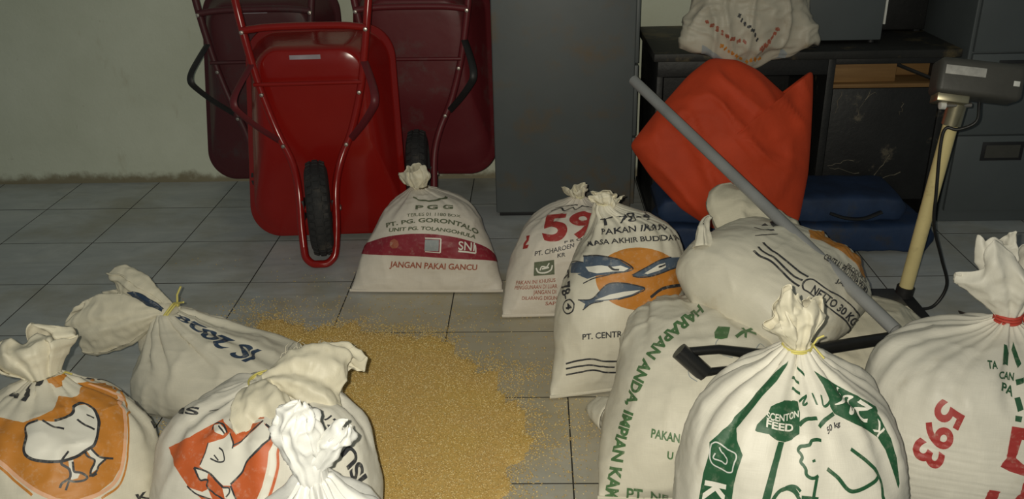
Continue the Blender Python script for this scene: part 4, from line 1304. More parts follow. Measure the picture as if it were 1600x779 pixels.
# panel coordinates in metres: x across the printed panel, y up from the bottom seam
# PRINTS BEGIN
PRINTS = [
('poly','pgg',[[(-0.372,0.1307),(-0.3464,0.1442),(-0.3207,0.1567),(-0.295,0.1682),(-0.2694,0.1786),(-0.2437,0.188),(-0.2181,0.1964),(-0.1924,0.2037),(-0.1668,0.21),(-0.1411,0.2153),(-0.1155,0.2196),(-0.0898,0.2228),(-0.0641,0.225),(-0.0385,0.2262),(-0.0128,0.2263),(0.0128,0.2255),(0.0385,0.2236),(0.0641,0.2206),(0.0898,0.2167),(0.1155,0.2117),(0.1411,0.2057),(0.1668,0.1986),(0.1924,0.1906),(0.2181,0.1815),(0.2437,0.1714),(0.2694,0.1602),(0.295,0.1481),(0.3207,0.1349),(0.3464,0.1206),(0.372,0.1054),(0.372,0.115),(0.3464,0.1173),(0.3207,0.1196),(0.295,0.1218),(0.2694,0.1238),(0.2437,0.1258),(0.2181,0.1277),(0.1924,0.1296),(0.1668,0.1313),(0.1411,0.1329),(0.1155,0.1345),(0.0898,0.1359),(0.0641,0.1373),(0.0385,0.1386),(0.0128,0.1398),(-0.0128,0.1409),(-0.0385,0.1419),(-0.0641,0.1429),(-0.0898,0.1437),(-0.1155,0.1445),(-0.1411,0.1452),(-0.1668,0.1458),(-0.1924,0.1463),(-0.2181,0.1467),(-0.2437,0.147),(-0.2694,0.1473),(-0.295,0.1474),(-0.3207,0.1475),(-0.3464,0.1474),(-0.372,0.1473)]],'maroon',1,'red_band'),
('text','pgg','P G G',[(-0.0508,0.3226),(-0.0293,0.3227),(-0.0079,0.3221),(0.0134,0.321),(0.0344,0.3202),(0.0548,0.3196),(0.0754,0.319),(0.0965,0.3185),(0.1177,0.3183),(0.1383,0.3188)],[(-0.0601,0.3434),(-0.035,0.3438),(-0.0106,0.3435),(0.0135,0.3428),(0.0372,0.3422),(0.0604,0.3413),(0.0837,0.3401),(0.1074,0.3391),(0.1298,0.339),(0.1502,0.3395)],'olive',0.042,1),
('text','pgg','TER.ES 01 1180 BOX',[(-0.0802,0.2938),(-0.0528,0.2938),(-0.0254,0.2941),(0.0016,0.2943),(0.0282,0.2939),(0.0543,0.2924),(0.0801,0.2901),(0.1059,0.2874),(0.1317,0.2851),(0.1572,0.2835)],[(-0.0838,0.3057),(-0.0554,0.3059),(-0.0271,0.3065),(0.001,0.307),(0.0289,0.3068),(0.0565,0.3053),(0.0837,0.3026),(0.1106,0.2993),(0.1368,0.2962),(0.1623,0.2935)],'olive',0.012,1),
('text','pgg','PT. PG. GORONTALO',[(-0.1675,0.2461),(-0.1275,0.2552),(-0.0892,0.2626),(-0.0522,0.2671),(-0.0157,0.2686),(0.0202,0.2677),(0.0551,0.2649),(0.0891,0.2604),(0.1224,0.2538),(0.1548,0.244),(0.1866,0.2308),(0.2182,0.2153)],[(-0.1825,0.2623),(-0.1373,0.2714),(-0.095,0.2788),(-0.0554,0.2836),(-0.0167,0.2855),(0.0214,0.2848),(0.0584,0.2819),(0.0947,0.2774),(0.1307,0.271),(0.1658,0.2611),(0.2005,0.2466),(0.2354,0.2294)],'olive',0.032,1),
('text','pgg','UNIT PG. TOLANGOHULA',[(-0.1473,0.2306),(-0.1118,0.2344),(-0.0774,0.2375),(-0.0442,0.2394),(-0.0119,0.2397),(0.0197,0.2383),(0.0504,0.2353),(0.0805,0.2311),(0.1101,0.2256),(0.1398,0.2189),(0.17,0.2108),(0.2005,0.2019)],[(-0.1496,0.2447),(-0.1126,0.2487),(-0.0771,0.2519),(-0.043,0.2537),(-0.0097,0.2537),(0.0228,0.2518),(0.0543,0.2484),(0.085,0.2437),(0.1154,0.2379),(0.1462,0.231),(0.1783,0.2231),(0.2117,0.2146)],'olive',0.032,1),
('text','pgg','JANGAN PAKAI GANCU',[(-0.1365,0.0995),(-0.0984,0.0974),(-0.0606,0.0954),(-0.0229,0.0938),(0.0148,0.0929),(0.0523,0.0923),(0.0896,0.0918),(0.1268,0.0914),(0.164,0.0905),(0.2013,0.0892)],[(-0.1307,0.122),(-0.0929,0.1204),(-0.0555,0.119),(-0.0185,0.1178),(0.0183,0.1171),(0.0548,0.1164),(0.0911,0.1157),(0.1272,0.1147),(0.1638,0.113),(0.2009,0.1105)],'rust',0.026,1),
('text','pgg','SNI',[(0.1267,0.1672),(0.133,0.1663),(0.1394,0.1655),(0.1459,0.1646),(0.1525,0.1637),(0.1592,0.1628),(0.1659,0.1619),(0.1726,0.161),(0.1794,0.1601),(0.1863,0.1593)],[(0.1297,0.1973),(0.1366,0.1964),(0.1435,0.1956),(0.1506,0.1948),(0.1576,0.194),(0.1646,0.1931),(0.1718,0.1922),(0.1791,0.1913),(0.1866,0.1904),(0.1942,0.1895)],'white',0.012,2),
('line','pgg',[([(0.1266,0.1622),(0.1474,0.1593),(0.169,0.1561),(0.1915,0.1529)],0.0057),([(0.1915,0.1529),(0.1937,0.1815)],0.0052)],'white',2,'print_outline'),
('poly','pgg',[[(0.007,0.2046),(0.0333,0.2036),(0.0588,0.2025),(0.0559,0.1628),(0.0301,0.1632),(0.0042,0.1637)]],'grey',2,'code_patch'),
('line','pgg',[([(0.007,0.2097),(0.027,0.2087),(0.0468,0.2076),(0.0662,0.2064)],0.0045),([(0.0662,0.2064),(0.0645,0.1904),(0.063,0.1741),(0.0616,0.1573)],0.0051),([(0.0062,0.1607),(0.0247,0.1595),(0.0432,0.1583),(0.0616,0.1573)],0.0034)],'white',2,'print_outline'),
('poly','pgg',[[(-0.1147,0.2069),(-0.0979,0.1986),(-0.093,0.1837),(-0.1006,0.1729),(-0.1197,0.1714),(-0.1304,0.1834),(-0.1283,0.198)]],'rust',2,'emblem'),
('line','pgg',[([(-0.0826,0.3913),(-0.0496,0.375),(-0.0165,0.3704),(0.0159,0.3635),(0.0472,0.3649),(0.0838,0.3666),(0.136,0.3761),(0.1916,0.3871)],0.0093)],'olive',1,'print_outline'),
('text','s59','59',[(-0.0898,0.2688),(-0.0709,0.2705),(-0.0523,0.2722),(-0.034,0.2738),(-0.0156,0.2757),(0.003,0.2778),(0.022,0.2803),(0.0414,0.2829),(0.061,0.2855),(0.0807,0.2881)],[(-0.1862,0.3796),(-0.154,0.3855),(-0.1225,0.3913),(-0.0908,0.3967),(-0.0581,0.4009),(-0.0239,0.4021),(0.0119,0.4012),(0.0479,0.4011),(0.0833,0.4017),(0.1194,0.4011)],'red',0.032,1),
('text','s59','P R O',[(-0.0248,0.2661),(-0.0184,0.2671),(-0.0119,0.2681),(-0.0053,0.2692),(0.0013,0.2704),(0.0081,0.2716),(0.0148,0.2729),(0.0215,0.274),(0.0283,0.2752),(0.0351,0.2762)],[(-0.0264,0.2745),(-0.02,0.2755),(-0.0135,0.2766),(-0.0069,0.2778),(-0.0001,0.279),(0.0068,0.2803),(0.0136,0.2816),(0.0204,0.2829),(0.0273,0.284),(0.0342,0.2851)],'black',0.032,1),
('text','s59','PT. CHAROEN',[(-0.121,0.2245),(-0.1053,0.2267),(-0.0898,0.229),(-0.0746,0.2316),(-0.0598,0.2346),(-0.0455,0.2381),(-0.0314,0.2417),(-0.0174,0.2453),(-0.0034,0.2489),(0.0107,0.2523)],[(-0.1226,0.2402),(-0.1076,0.2431),(-0.0925,0.2459),(-0.0775,0.2486),(-0.0627,0.2515),(-0.0484,0.2546),(-0.0343,0.2578),(-0.0202,0.2609),(-0.0059,0.264),(0.0086,0.2672)],'black',0.022,1),
('text','s59','KR',[(-0.0406,0.2188),(-0.0375,0.2192),(-0.0345,0.2196),(-0.0314,0.22),(-0.0284,0.2203),(-0.0253,0.2207),(-0.0222,0.2211),(-0.0191,0.2215),(-0.0161,0.2219),(-0.013,0.2223)],[(-0.0419,0.2328),(-0.039,0.2332),(-0.0361,0.2336),(-0.0331,0.234),(-0.0302,0.2344),(-0.0273,0.2348),(-0.0243,0.2352),(-0.0214,0.2356),(-0.0185,0.236),(-0.0155,0.2364)],'black',0.022,1),
('poly','s59',[[(-0.119,0.203),(-0.0956,0.2058),(-0.0725,0.2086),(-0.05,0.2115),(-0.0458,0.1862),(-0.0425,0.1602),(-0.0669,0.1583),(-0.0917,0.1568),(-0.1168,0.1553),(-0.1174,0.1792)]],'olive',1,'emblem'),
('line','s59',[([(-0.1095,0.1826),(-0.1006,0.1687),(-0.0842,0.1656),(-0.0683,0.1685),(-0.0557,0.1776),(-0.0529,0.1933)],0.0051),([(-0.0951,0.1743),(-0.0896,0.1881),(-0.073,0.1864),(-0.0648,0.2004)],0.0044),([(-0.0884,0.1796),(-0.064,0.185)],0.0058)],'white',2,'print_outline'),
('text','s59','PAKAN INI KHUSUS',[(-0.1909,0.1238),(-0.1712,0.1247),(-0.1527,0.1254),(-0.1354,0.1261),(-0.1187,0.127),(-0.1022,0.1281),(-0.0859,0.1292),(-0.0698,0.1304),(-0.0539,0.132),(-0.0381,0.134)],[(-0.187,0.1382),(-0.1676,0.1391),(-0.1497,0.1398),(-0.133,0.1404),(-0.1169,0.1411),(-0.101,0.142),(-0.0852,0.1431),(-0.0696,0.1444),(-0.0542,0.146),(-0.0389,0.1479)],'rust',0.012,1),
('text','s59','PENGGUNAAN DI LUAR',[(-0.1975,0.1068),(-0.1768,0.1071),(-0.157,0.1074),(-0.1381,0.1075),(-0.1197,0.1078),(-0.1015,0.1081),(-0.0834,0.1084),(-0.0655,0.1087),(-0.0476,0.1092),(-0.0298,0.1099)],[(-0.194,0.1204),(-0.1731,0.1212),(-0.1534,0.1219),(-0.135,0.1225),(-0.1172,0.1231),(-0.0997,0.1235),(-0.0823,0.1238),(-0.065,0.1243),(-0.0478,0.125),(-0.0307,0.126)],'rust',0.012,1),
('text','s59','JANGAN DI',[(-0.1233,0.0872),(-0.1132,0.0872),(-0.1031,0.0873),(-0.093,0.0874),(-0.0829,0.0874),(-0.0729,0.0874),(-0.0629,0.0874),(-0.0529,0.0876),(-0.0429,0.088),(-0.0331,0.0888)],[(-0.1207,0.1029),(-0.1109,0.1031),(-0.1011,0.1032),(-0.0914,0.1033),(-0.0817,0.1033),(-0.0721,0.1032),(-0.0625,0.1031),(-0.0528,0.1032),(-0.0432,0.1036),(-0.0337,0.104)],'rust',0.012,1),
('text','s59','DILARANG DIGUN',[(-0.1715,0.0671),(-0.1555,0.0667),(-0.1396,0.0662),(-0.1237,0.0657),(-0.1078,0.0653),(-0.0919,0.0649),(-0.0761,0.0645),(-0.0603,0.0641),(-0.0445,0.064),(-0.0288,0.0642)],[(-0.1679,0.0804),(-0.1524,0.0801),(-0.1369,0.0798),(-0.1215,0.0796),(-0.106,0.0795),(-0.0906,0.0795),(-0.0753,0.0795),(-0.06,0.0796),(-0.0448,0.0798),(-0.0296,0.0802)],'rust',0.012,1),
('text','s59','SAPI',[(-0.0765,0.0433),(-0.071,0.0434),(-0.0656,0.0435),(-0.0602,0.0436),(-0.0548,0.0438),(-0.0494,0.044),(-0.044,0.0443),(-0.0386,0.0446),(-0.0332,0.0447),(-0.0278,0.0446)],[(-0.0743,0.0569),(-0.0692,0.057),(-0.0641,0.0571),(-0.0589,0.0573),(-0.0538,0.0575),(-0.0487,0.0577),(-0.0437,0.058),(-0.0386,0.0583),(-0.0335,0.0586),(-0.0285,0.0588)],'rust',0.012,1),
('poly','s59',[[(-0.1911,0.2894),(-0.1695,0.2932),(-0.1639,0.275),(-0.1707,0.2586),(-0.1554,0.262),(-0.1572,0.2498),(-0.1794,0.2454),(-0.1843,0.2631),(-0.1756,0.2783)]],'red',1,'numeral'),
('line','s59',[([(-0.1963,0.3939),(-0.1673,0.4156),(-0.1563,0.4257),(-0.103,0.4118),(-0.0831,0.4288),(-0.0561,0.4406),(-0.0214,0.4262),(0.0173,0.4338),(0.0686,0.4411),(0.1111,0.4347),(0.136,0.4229)],0.0067),([(-0.2074,0.4112),(-0.1791,0.4272),(-0.1561,0.4377),(-0.1235,0.4441),(-0.0668,0.4522),(-0.0106,0.4531)],0.0052)],'black',1,'print_outline'),
('poly','t78',[[(0.2228,0.3127),(0.2228,0.3089),(0.1789,0.3045),(0.1609,0.296),(0.1447,0.288),(0.13,0.2807),(0.1148,0.2744),(0.0988,0.2693),(0.0823,0.2654),(0.0655,0.2628),(0.0482,0.2617),(0.0297,0.2625),(0.0111,0.2649),(-0.0075,0.269),(-0.0257,0.2746),(-0.0428,0.2813),(-0.0585,0.289),(-0.0729,0.2975),(-0.0862,0.307),(-0.0983,0.3173),(-0.1091,0.3283),(-0.1182,0.3397),(-0.1257,0.3515),(-0.131,0.3632),(-0.1345,0.3752),(-0.1354,0.3867),(-0.1346,0.3983),(-0.1322,0.4099),(-0.1269,0.4206),(-0.119,0.4302),(-0.1083,0.4384),(-0.0974,0.4451),(-0.0845,0.4517),(-0.0669,0.456),(-0.0477,0.4588),(-0.0263,0.4583),(-0.0051,0.4559),(0.0142,0.4518),(0.0332,0.4467),(0.0504,0.4399),(0.0737,0.4306),(0.0933,0.4199),(0.1084,0.4086),(0.1249,0.3961),(0.1425,0.3826),(0.1583,0.3687),(0.1926,0.3518),(0.2002,0.3456)]],'orange',1,'orange_disc'),
('text','t78','MASA AKHIR BUDIDAYA',[(-0.2111,0.4645),(-0.1774,0.4698),(-0.1424,0.474),(-0.108,0.476),(-0.0749,0.4762),(-0.0416,0.4762),(-0.0081,0.4762),(0.0253,0.475),(0.0615,0.4717),(0.1041,0.4664),(0.1517,0.4612),(0.2002,0.4575)],[(-0.2411,0.4762),(-0.194,0.4845),(-0.1515,0.4908),(-0.1142,0.4941),(-0.0789,0.4949),(-0.043,0.4952),(-0.0069,0.4956),(0.0285,0.4947),(0.067,0.4909),(0.1137,0.4847),(0.1614,0.4795),(0.2002,0.4772)],'black',0.024,1),
('text','t78','PAKAN IKAN',[(-0.1756,0.5035),(-0.1384,0.5083),(-0.1046,0.5112),(-0.0726,0.5127),(-0.0398,0.5141),(-0.0069,0.5151),(0.0242,0.5145),(0.0561,0.5114),(0.0908,0.506),(0.1269,0.4998)],[(-0.1865,0.527),(-0.1418,0.5328),(-0.1006,0.5369),(-0.0604,0.5399),(-0.0188,0.5431),(0.022,0.545),(0.0612,0.5427),(0.1012,0.5358),(0.1443,0.526),(0.1905,0.5151)],'black',0.018,1),
('text','t78','T 78-4',[(-0.1926,0.5394),(-0.147,0.5464),(-0.1086,0.5507),(-0.0735,0.5539),(-0.0347,0.5588),(0.0064,0.564),(0.0446,0.565),(0.079,0.5607),(0.1123,0.5544),(0.1462,0.5486)],[(-0.1932,0.5732),(-0.1343,0.5854),(-0.0808,0.5924),(-0.0219,0.5976),(0.0449,0.6025),(0.1067,0.6024),(0.1577,0.5961),(0.2023,0.5862),(0.2397,0.5743),(0.2681,0.562)],'black',0.016,1),
('text','t78','T 78-',[(-0.3059,0.3578),(-0.3058,0.3535),(-0.3046,0.3483),(-0.3004,0.3423),(-0.291,0.3362),(-0.277,0.3302),(-0.2624,0.3242),(-0.2511,0.3179),(-0.243,0.3114),(-0.2357,0.3047)],[(-0.275,0.3923),(-0.2625,0.3846),(-0.2488,0.3765),(-0.2359,0.368),(-0.2252,0.3592),(-0.2167,0.3502),(-0.2112,0.3413),(-0.2087,0.3324),(-0.2075,0.3236),(-0.2064,0.3147)],'black',0.032,1),
('text','t78','4',[(-0.2219,0.2958),(-0.2211,0.2937),(-0.2204,0.2916),(-0.2197,0.2895),(-0.219,0.2874),(-0.2182,0.2852),(-0.2175,0.2831),(-0.2166,0.2809),(-0.2157,0.2788),(-0.2147,0.2767)],[(-0.1949,0.3005),(-0.1946,0.2984),(-0.1941,0.2963),(-0.1931,0.2941),(-0.1919,0.2919),(-0.1909,0.2897),(-0.1903,0.2875),(-0.1899,0.2854),(-0.1895,0.2832),(-0.1891,0.281)],'black',0.032,1),
('line','t78',[([(-0.1838,0.2855),(-0.1887,0.2727),(-0.2096,0.267),(-0.2265,0.2752),(-0.2335,0.2889),(-0.2248,0.3021),(-0.2049,0.308),(-0.1869,0.2992),(-0.1838,0.2855)],0.0044)],'black',1,'print_outline'),
('poly','t78',[[(-0.2011,0.434),(-0.18,0.4338),(-0.1541,0.435),(-0.134,0.4354),(-0.1129,0.4311),(-0.0947,0.4261),(-0.0759,0.4206),(-0.0533,0.408),(-0.0322,0.3943),(-0.0445,0.3865),(-0.0612,0.3848),(-0.0781,0.383),(-0.0944,0.3813),(-0.1125,0.3799),(-0.1308,0.3779),(-0.1601,0.3698),(-0.1852,0.3761),(-0.2025,0.3822),(-0.1865,0.3863),(-0.2396,0.383),(-0.2638,0.4094),(-0.2192,0.4174),(-0.1936,0.4171)],[(-0.0273,0.3734),(-0.0,0.3846),(0.0189,0.3933),(0.0377,0.4015),(0.0578,0.4098),(0.1031,0.4122),(0.1387,0.4079),(0.2145,0.3984),(0.2153,0.4114),(0.2002,0.4114),(0.2153,0.3785),(0.1544,0.3845),(0.1257,0.379),(0.0971,0.3756),(0.074,0.3716),(0.0525,0.3684),(0.0322,0.3647),(0.013,0.3658),(-0.0063,0.3668)],[(-0.1739,0.3079),(-0.1536,0.3094),(-0.1335,0.3102),(-0.1224,0.3223),(-0.1116,0.3342),(-0.0925,0.3524),(-0.0743,0.3528),(-0.0559,0.3532),(-0.0336,0.3477),(-0.0108,0.3418),(0.0234,0.3287),(0.0075,0.3212),(-0.0153,0.3122),(-0.0363,0.3088),(-0.0569,0.3052),(-0.0772,0.3046),(-0.0974,0.3038),(-0.1141,0.3003),(-0.1312,0.2964),(-0.1546,0.2788),(-0.1498,0.2968)]],'blue',2,'fish_print'),
('poly','t78',[[(-0.1807,0.4037),(-0.15,0.4059),(-0.1244,0.4077),(-0.0951,0.4031),(-0.067,0.4039),(-0.0418,0.3935),(-0.054,0.3873),(-0.0729,0.3876),(-0.0915,0.388),(-0.1118,0.3867),(-0.1324,0.3847),(-0.1617,0.3904)],[(0.0111,0.374),(0.0324,0.385),(0.0531,0.3957),(0.0777,0.3989),(0.0811,0.3849),(0.0508,0.3769),(0.0216,0.3706)],[(-0.1233,0.3066),(-0.1022,0.3139),(-0.0819,0.321),(-0.0618,0.3239),(-0.0415,0.3265),(-0.0084,0.3263),(0.0092,0.3257),(-0.0159,0.316),(-0.0367,0.3125),(-0.0572,0.3088),(-0.0753,0.3079),(-0.0933,0.3067)]],'white',3,'fish_belly'),
('line','t78',[([(-0.1692,0.3559),(-0.1572,0.3621),(-0.1446,0.3677),(-0.1317,0.3719),(-0.1195,0.3752),(-0.1067,0.3777),(-0.0941,0.3798)],0.0037),([(-0.2011,0.434),(-0.1855,0.4342),(-0.1662,0.4351),(-0.1466,0.4359),(-0.1305,0.4351),(-0.1134,0.4324),(-0.0983,0.4288),(-0.0841,0.4233),(-0.0679,0.4176),(-0.0532,0.4104),(-0.0398,0.4016),(-0.028,0.3903),(-0.0402,0.3867),(-0.0534,0.3849),(-0.0672,0.3836),(-0.0811,0.3824),(-0.0944,0.3813)],0.0037),([(-0.2396,0.383),(-0.2563,0.3981),(-0.2599,0.4125),(-0.219,0.4174),(-0.1931,0.4162)],0.0026),([(-0.0273,0.3734),(-0.0151,0.3782),(-0.0025,0.3835),(0.0103,0.3895),(0.0228,0.3954),(0.0354,0.4012),(0.0485,0.4067),(0.0631,0.411),(0.0849,0.4121),(0.1031,0.4122)],0.0037),([(-0.0243,0.3709),(-0.0082,0.3657),(0.0075,0.3641),(0.0228,0.3635),(0.0381,0.3643),(0.0532,0.3668),(0.0692,0.3698),(0.0847,0.3726),(0.1034,0.3756),(0.1256,0.378)],0.0037),([(-0.1116,0.3342),(-0.104,0.3435),(-0.0949,0.3513),(-0.0826,0.3542),(-0.0691,0.3544),(-0.0551,0.3531),(-0.0406,0.3503),(-0.0259,0.3464),(-0.0111,0.3419),(0.0036,0.3372),(0.0188,0.3316),(0.0202,0.3237),(0.0075,0.3197),(-0.0043,0.3146),(-0.0171,0.3109),(-0.0304,0.3085),(-0.0436,0.3064),(-0.0568,0.3043)],0.0037),([(-0.1739,0.3079),(-0.1582,0.3081),(-0.1426,0.3083),(-0.1289,0.3127),(-0.1195,0.3226),(-0.1114,0.3333)],0.0031),([(-0.1546,0.2788),(-0.1448,0.287),(-0.135,0.2945),(-0.1231,0.299),(-0.1101,0.3011),(-0.0973,0.3029)],0.0031),([(-0.1027,0.4063),(-0.0872,0.3942),(-0.0691,0.3917)],0.0056),([(0.0537,0.3883),(0.0776,0.3926)],0.005)],'black',4,'print_outline'),
('line','t78',[([(0.0451,0.2995),(0.056,0.3071),(0.067,0.3146),(0.0805,0.32),(0.0959,0.3224),(0.1122,0.3231),(0.1326,0.3223),(0.1606,0.3201),(0.2002,0.3258)],0.01)],'black',2,'print_outline'),
('text','t78','PT. CENTRAL',[(-0.1522,0.1915),(-0.1362,0.192),(-0.1201,0.1925),(-0.1041,0.1929),(-0.0881,0.1933),(-0.072,0.1933),(-0.0556,0.1929),(-0.0389,0.1921),(-0.0219,0.1912),(-0.0047,0.1901)],[(-0.1522,0.2086),(-0.1366,0.2098),(-0.1208,0.2109),(-0.105,0.2119),(-0.0892,0.2127),(-0.0734,0.213),(-0.0574,0.2128),(-0.0409,0.2119),(-0.0239,0.2106),(-0.0065,0.2091)],'black',0.027,1),
('line','t78',[([(-0.2079,0.1149),(-0.1922,0.1187),(-0.1765,0.1225),(-0.161,0.1256),(-0.1461,0.1277),(-0.1311,0.1278),(-0.116,0.1263),(-0.1009,0.1222),(-0.0861,0.1183),(-0.0716,0.1177),(-0.0549,0.114),(-0.0382,0.1111)],0.0059),([(-0.208,0.0985),(-0.1913,0.101),(-0.1748,0.1037),(-0.1587,0.1063),(-0.1428,0.1079),(-0.1267,0.1067),(-0.1105,0.1035),(-0.0943,0.0996),(-0.0789,0.0986),(-0.0614,0.0944),(-0.0437,0.0908)],0.0059),([(-0.2088,0.0774),(-0.1928,0.0794),(-0.1767,0.0818),(-0.161,0.0847),(-0.1456,0.0873),(-0.1299,0.0879),(-0.114,0.0876),(-0.0981,0.0839),(-0.0828,0.0795),(-0.066,0.0753),(-0.0486,0.0719),(-0.031,0.0687)],0.0059),([(-0.0211,0.1119),(-0.0345,0.1041),(-0.0335,0.0863),(-0.0164,0.0711)],0.0053)],'black',1,'print_outline'),
('line','netto',[([(-0.0389,0.2052),(-0.024,0.1968),(-0.0099,0.1922),(0.0054,0.1868),(0.0179,0.1874),(0.0305,0.1875),(0.0433,0.1868),(0.0563,0.1858),(0.0693,0.1847),(0.0823,0.1835),(0.0953,0.1825),(0.1077,0.1836),(0.1197,0.185)],0.0078),([(-0.0366,0.1742),(-0.0225,0.1676),(-0.0088,0.1654),(0.0051,0.1642),(0.0171,0.1669),(0.0297,0.1663),(0.0425,0.1644),(0.0557,0.1616),(0.0692,0.1586),(0.0824,0.1568),(0.0954,0.1563),(0.1074,0.1589),(0.1188,0.1624)],0.0077),([(-0.037,0.1525),(-0.0233,0.147),(-0.01,0.1445),(0.0022,0.1467),(0.014,0.1492),(0.0261,0.15),(0.0385,0.1487),(0.0512,0.1465),(0.0642,0.1439),(0.0776,0.1402),(0.0903,0.1387),(0.1032,0.1376),(0.1159,0.1373),(0.1275,0.1398)],0.007),([(0.1864,0.1549),(0.1751,0.1515),(0.1636,0.1484),(0.1521,0.1456),(0.141,0.1422),(0.1295,0.1497),(0.124,0.1646),(0.1258,0.1799),(0.1334,0.1882),(0.1446,0.1901),(0.1557,0.1918),(0.1666,0.1949),(0.177,0.2012),(0.1869,0.2104),(0.1972,0.2262),(0.2081,0.2383),(0.2197,0.2485),(0.231,0.2554),(0.2433,0.2649),(0.2549,0.2713),(0.2717,0.2897),(0.3031,0.3321),(0.3247,0.3453),(0.3079,0.3195),(0.2994,0.2872),(0.3079,0.2872)],0.0051),([(0.1864,0.1549),(0.1975,0.1594),(0.2086,0.1668),(0.2198,0.1741),(0.2309,0.1819),(0.2416,0.1898),(0.2521,0.2004),(0.2675,0.2203),(0.2845,0.2386),(0.303,0.2583),(0.3416,0.3001),(0.3416,0.2936),(0.3247,0.2678)],0.0052),([(-0.1063,0.2764),(-0.0899,0.2738),(-0.0732,0.27),(-0.0639,0.2812),(-0.058,0.3001)],0.0061),([(-0.0689,0.2119),(-0.0621,0.2248),(-0.0562,0.2398),(-0.0507,0.2561),(-0.0444,0.2704),(-0.0393,0.2877)],0.004)],'black',1,'print_outline'),
('text','netto','NETTO 30 KG',[(0.158,0.1484),(0.1697,0.1533),(0.1814,0.1586),(0.1929,0.1648),(0.2046,0.1722),(0.2163,0.1806),(0.228,0.1894),(0.24,0.1989),(0.2533,0.2115),(0.2693,0.2288),(0.2878,0.2499),(0.3073,0.2723)],[(0.147,0.1782),(0.1593,0.1814),(0.1714,0.1854),(0.1833,0.1916),(0.1952,0.2007),(0.2074,0.2117),(0.22,0.223),(0.2332,0.234),(0.2469,0.245),(0.2629,0.2603),(0.2846,0.2863),(0.312,0.3228)],'black',0.032,1),
('text','netto','CENTRAL PROTEINA PRIMA',[(0.1003,0.2941),(0.116,0.2994),(0.1318,0.3054),(0.1478,0.3112),(0.164,0.316),(0.1805,0.3208),(0.1974,0.3274),(0.2154,0.337),(0.2351,0.3512),(0.2565,0.3695)],[(0.0932,0.3292),(0.1083,0.3388),(0.1236,0.3498),(0.1396,0.3612),(0.1561,0.3704),(0.1732,0.3765),(0.1913,0.3815),(0.2108,0.3882),(0.2337,0.4021),(0.261,0.4255)],'black',0.024,1),
('text','netto','PRODUKSI',[(0.1558,0.3647),(0.1633,0.3659),(0.1708,0.368),(0.1786,0.3714),(0.1869,0.3761),(0.1957,0.382),(0.205,0.389),(0.2147,0.397),(0.2253,0.4068),(0.2368,0.4184)],[(0.1525,0.3995),(0.1597,0.4002),(0.167,0.4009),(0.1748,0.4026),(0.1835,0.4062),(0.1935,0.4133),(0.2051,0.4242),(0.218,0.4369),(0.2325,0.4475),(0.2488,0.455)],'black',0.012,1),
('text','netto','JAKARTA',[(0.1687,0.2517),(0.1784,0.2607),(0.1882,0.2693),(0.1984,0.2772),(0.209,0.2843),(0.22,0.2907),(0.2314,0.2972),(0.2434,0.305),(0.2564,0.3159),(0.2707,0.33)],[(0.1634,0.2716),(0.1733,0.281),(0.1833,0.2904),(0.1937,0.299),(0.2046,0.3061),(0.2157,0.3121),(0.2275,0.3186),(0.2399,0.3269),(0.253,0.3369),(0.2664,0.3479)],'black',0.022,1),
('poly','netto',[[(-0.0114,0.4302),(-0.0001,0.455),(0.0072,0.4927),(-0.0042,0.5453),(0.065,0.4679),(0.0814,0.4744),(0.0969,0.5002),(0.1112,0.4744),(0.1362,0.4937),(0.1684,0.5297),(0.1882,0.4971),(0.2211,0.4937),(0.2573,0.4873),(0.2233,0.432),(0.1937,0.4255),(0.1673,0.4348),(0.1505,0.4333),(0.1301,0.4194),(0.1119,0.4097),(0.0948,0.3989),(0.0747,0.4007),(0.0534,0.4049),(0.037,0.3911),(0.021,0.3781)]],'orange',1,'orange_disc'),
('poly','netto',[[(-0.0976,0.3001),(-0.1072,0.3384),(-0.0853,0.3193)],[(-0.1061,0.3614),(-0.1074,0.3936),(-0.0687,0.3523),(-0.069,0.3144)]],'black',1,'lettering'),
('text','har','HARAPAN ANDA, IMPIAN KAMI',[(0.0158,0.6363),(-0.0527,0.5752),(-0.1126,0.5245),(-0.1617,0.4801),(-0.2005,0.4327),(-0.2289,0.3812),(-0.2478,0.3291),(-0.2578,0.2794),(-0.261,0.233),(-0.2641,0.1885),(-0.2745,0.1438),(-0.2935,0.0963),(-0.3173,0.0439),(-0.3423,-0.0125)],[(0.0174,0.5893),(-0.0399,0.5399),(-0.0916,0.4941),(-0.1351,0.4514),(-0.1699,0.4088),(-0.1953,0.3639),(-0.211,0.3177),(-0.2193,0.2727),(-0.2238,0.23),(-0.229,0.1882),(-0.2392,0.1456),(-0.2559,0.0996),(-0.278,0.0469),(-0.3035,-0.0125)],'green',0.042,1),
('text','har','PAKAN',[(-0.1658,0.1943),(-0.1579,0.1937),(-0.1501,0.1931),(-0.1423,0.1924),(-0.1346,0.1916),(-0.1269,0.1908),(-0.1192,0.19),(-0.1116,0.1892),(-0.104,0.1882),(-0.0965,0.1871)],[(-0.1653,0.2163),(-0.1573,0.2157),(-0.1494,0.215),(-0.1415,0.2142),(-0.1337,0.2134),(-0.126,0.2125),(-0.1183,0.2116),(-0.1106,0.2105),(-0.1031,0.2095),(-0.0955,0.2083)],'green',0.032,1),
('text','har','U',[(-0.1282,0.1452),(-0.1266,0.145),(-0.1251,0.1449),(-0.1235,0.1447),(-0.1219,0.1446),(-0.1204,0.1444),(-0.1188,0.1442),(-0.1172,0.1441),(-0.1157,0.1439),(-0.1141,0.1437)],[(-0.1252,0.1663),(-0.1236,0.166),(-0.122,0.1658),(-0.1204,0.1655),(-0.1188,0.1653),(-0.1172,0.1651),(-0.1156,0.1648),(-0.1139,0.1645),(-0.1123,0.1643),(-0.1107,0.1641)],'green',0.032,1),
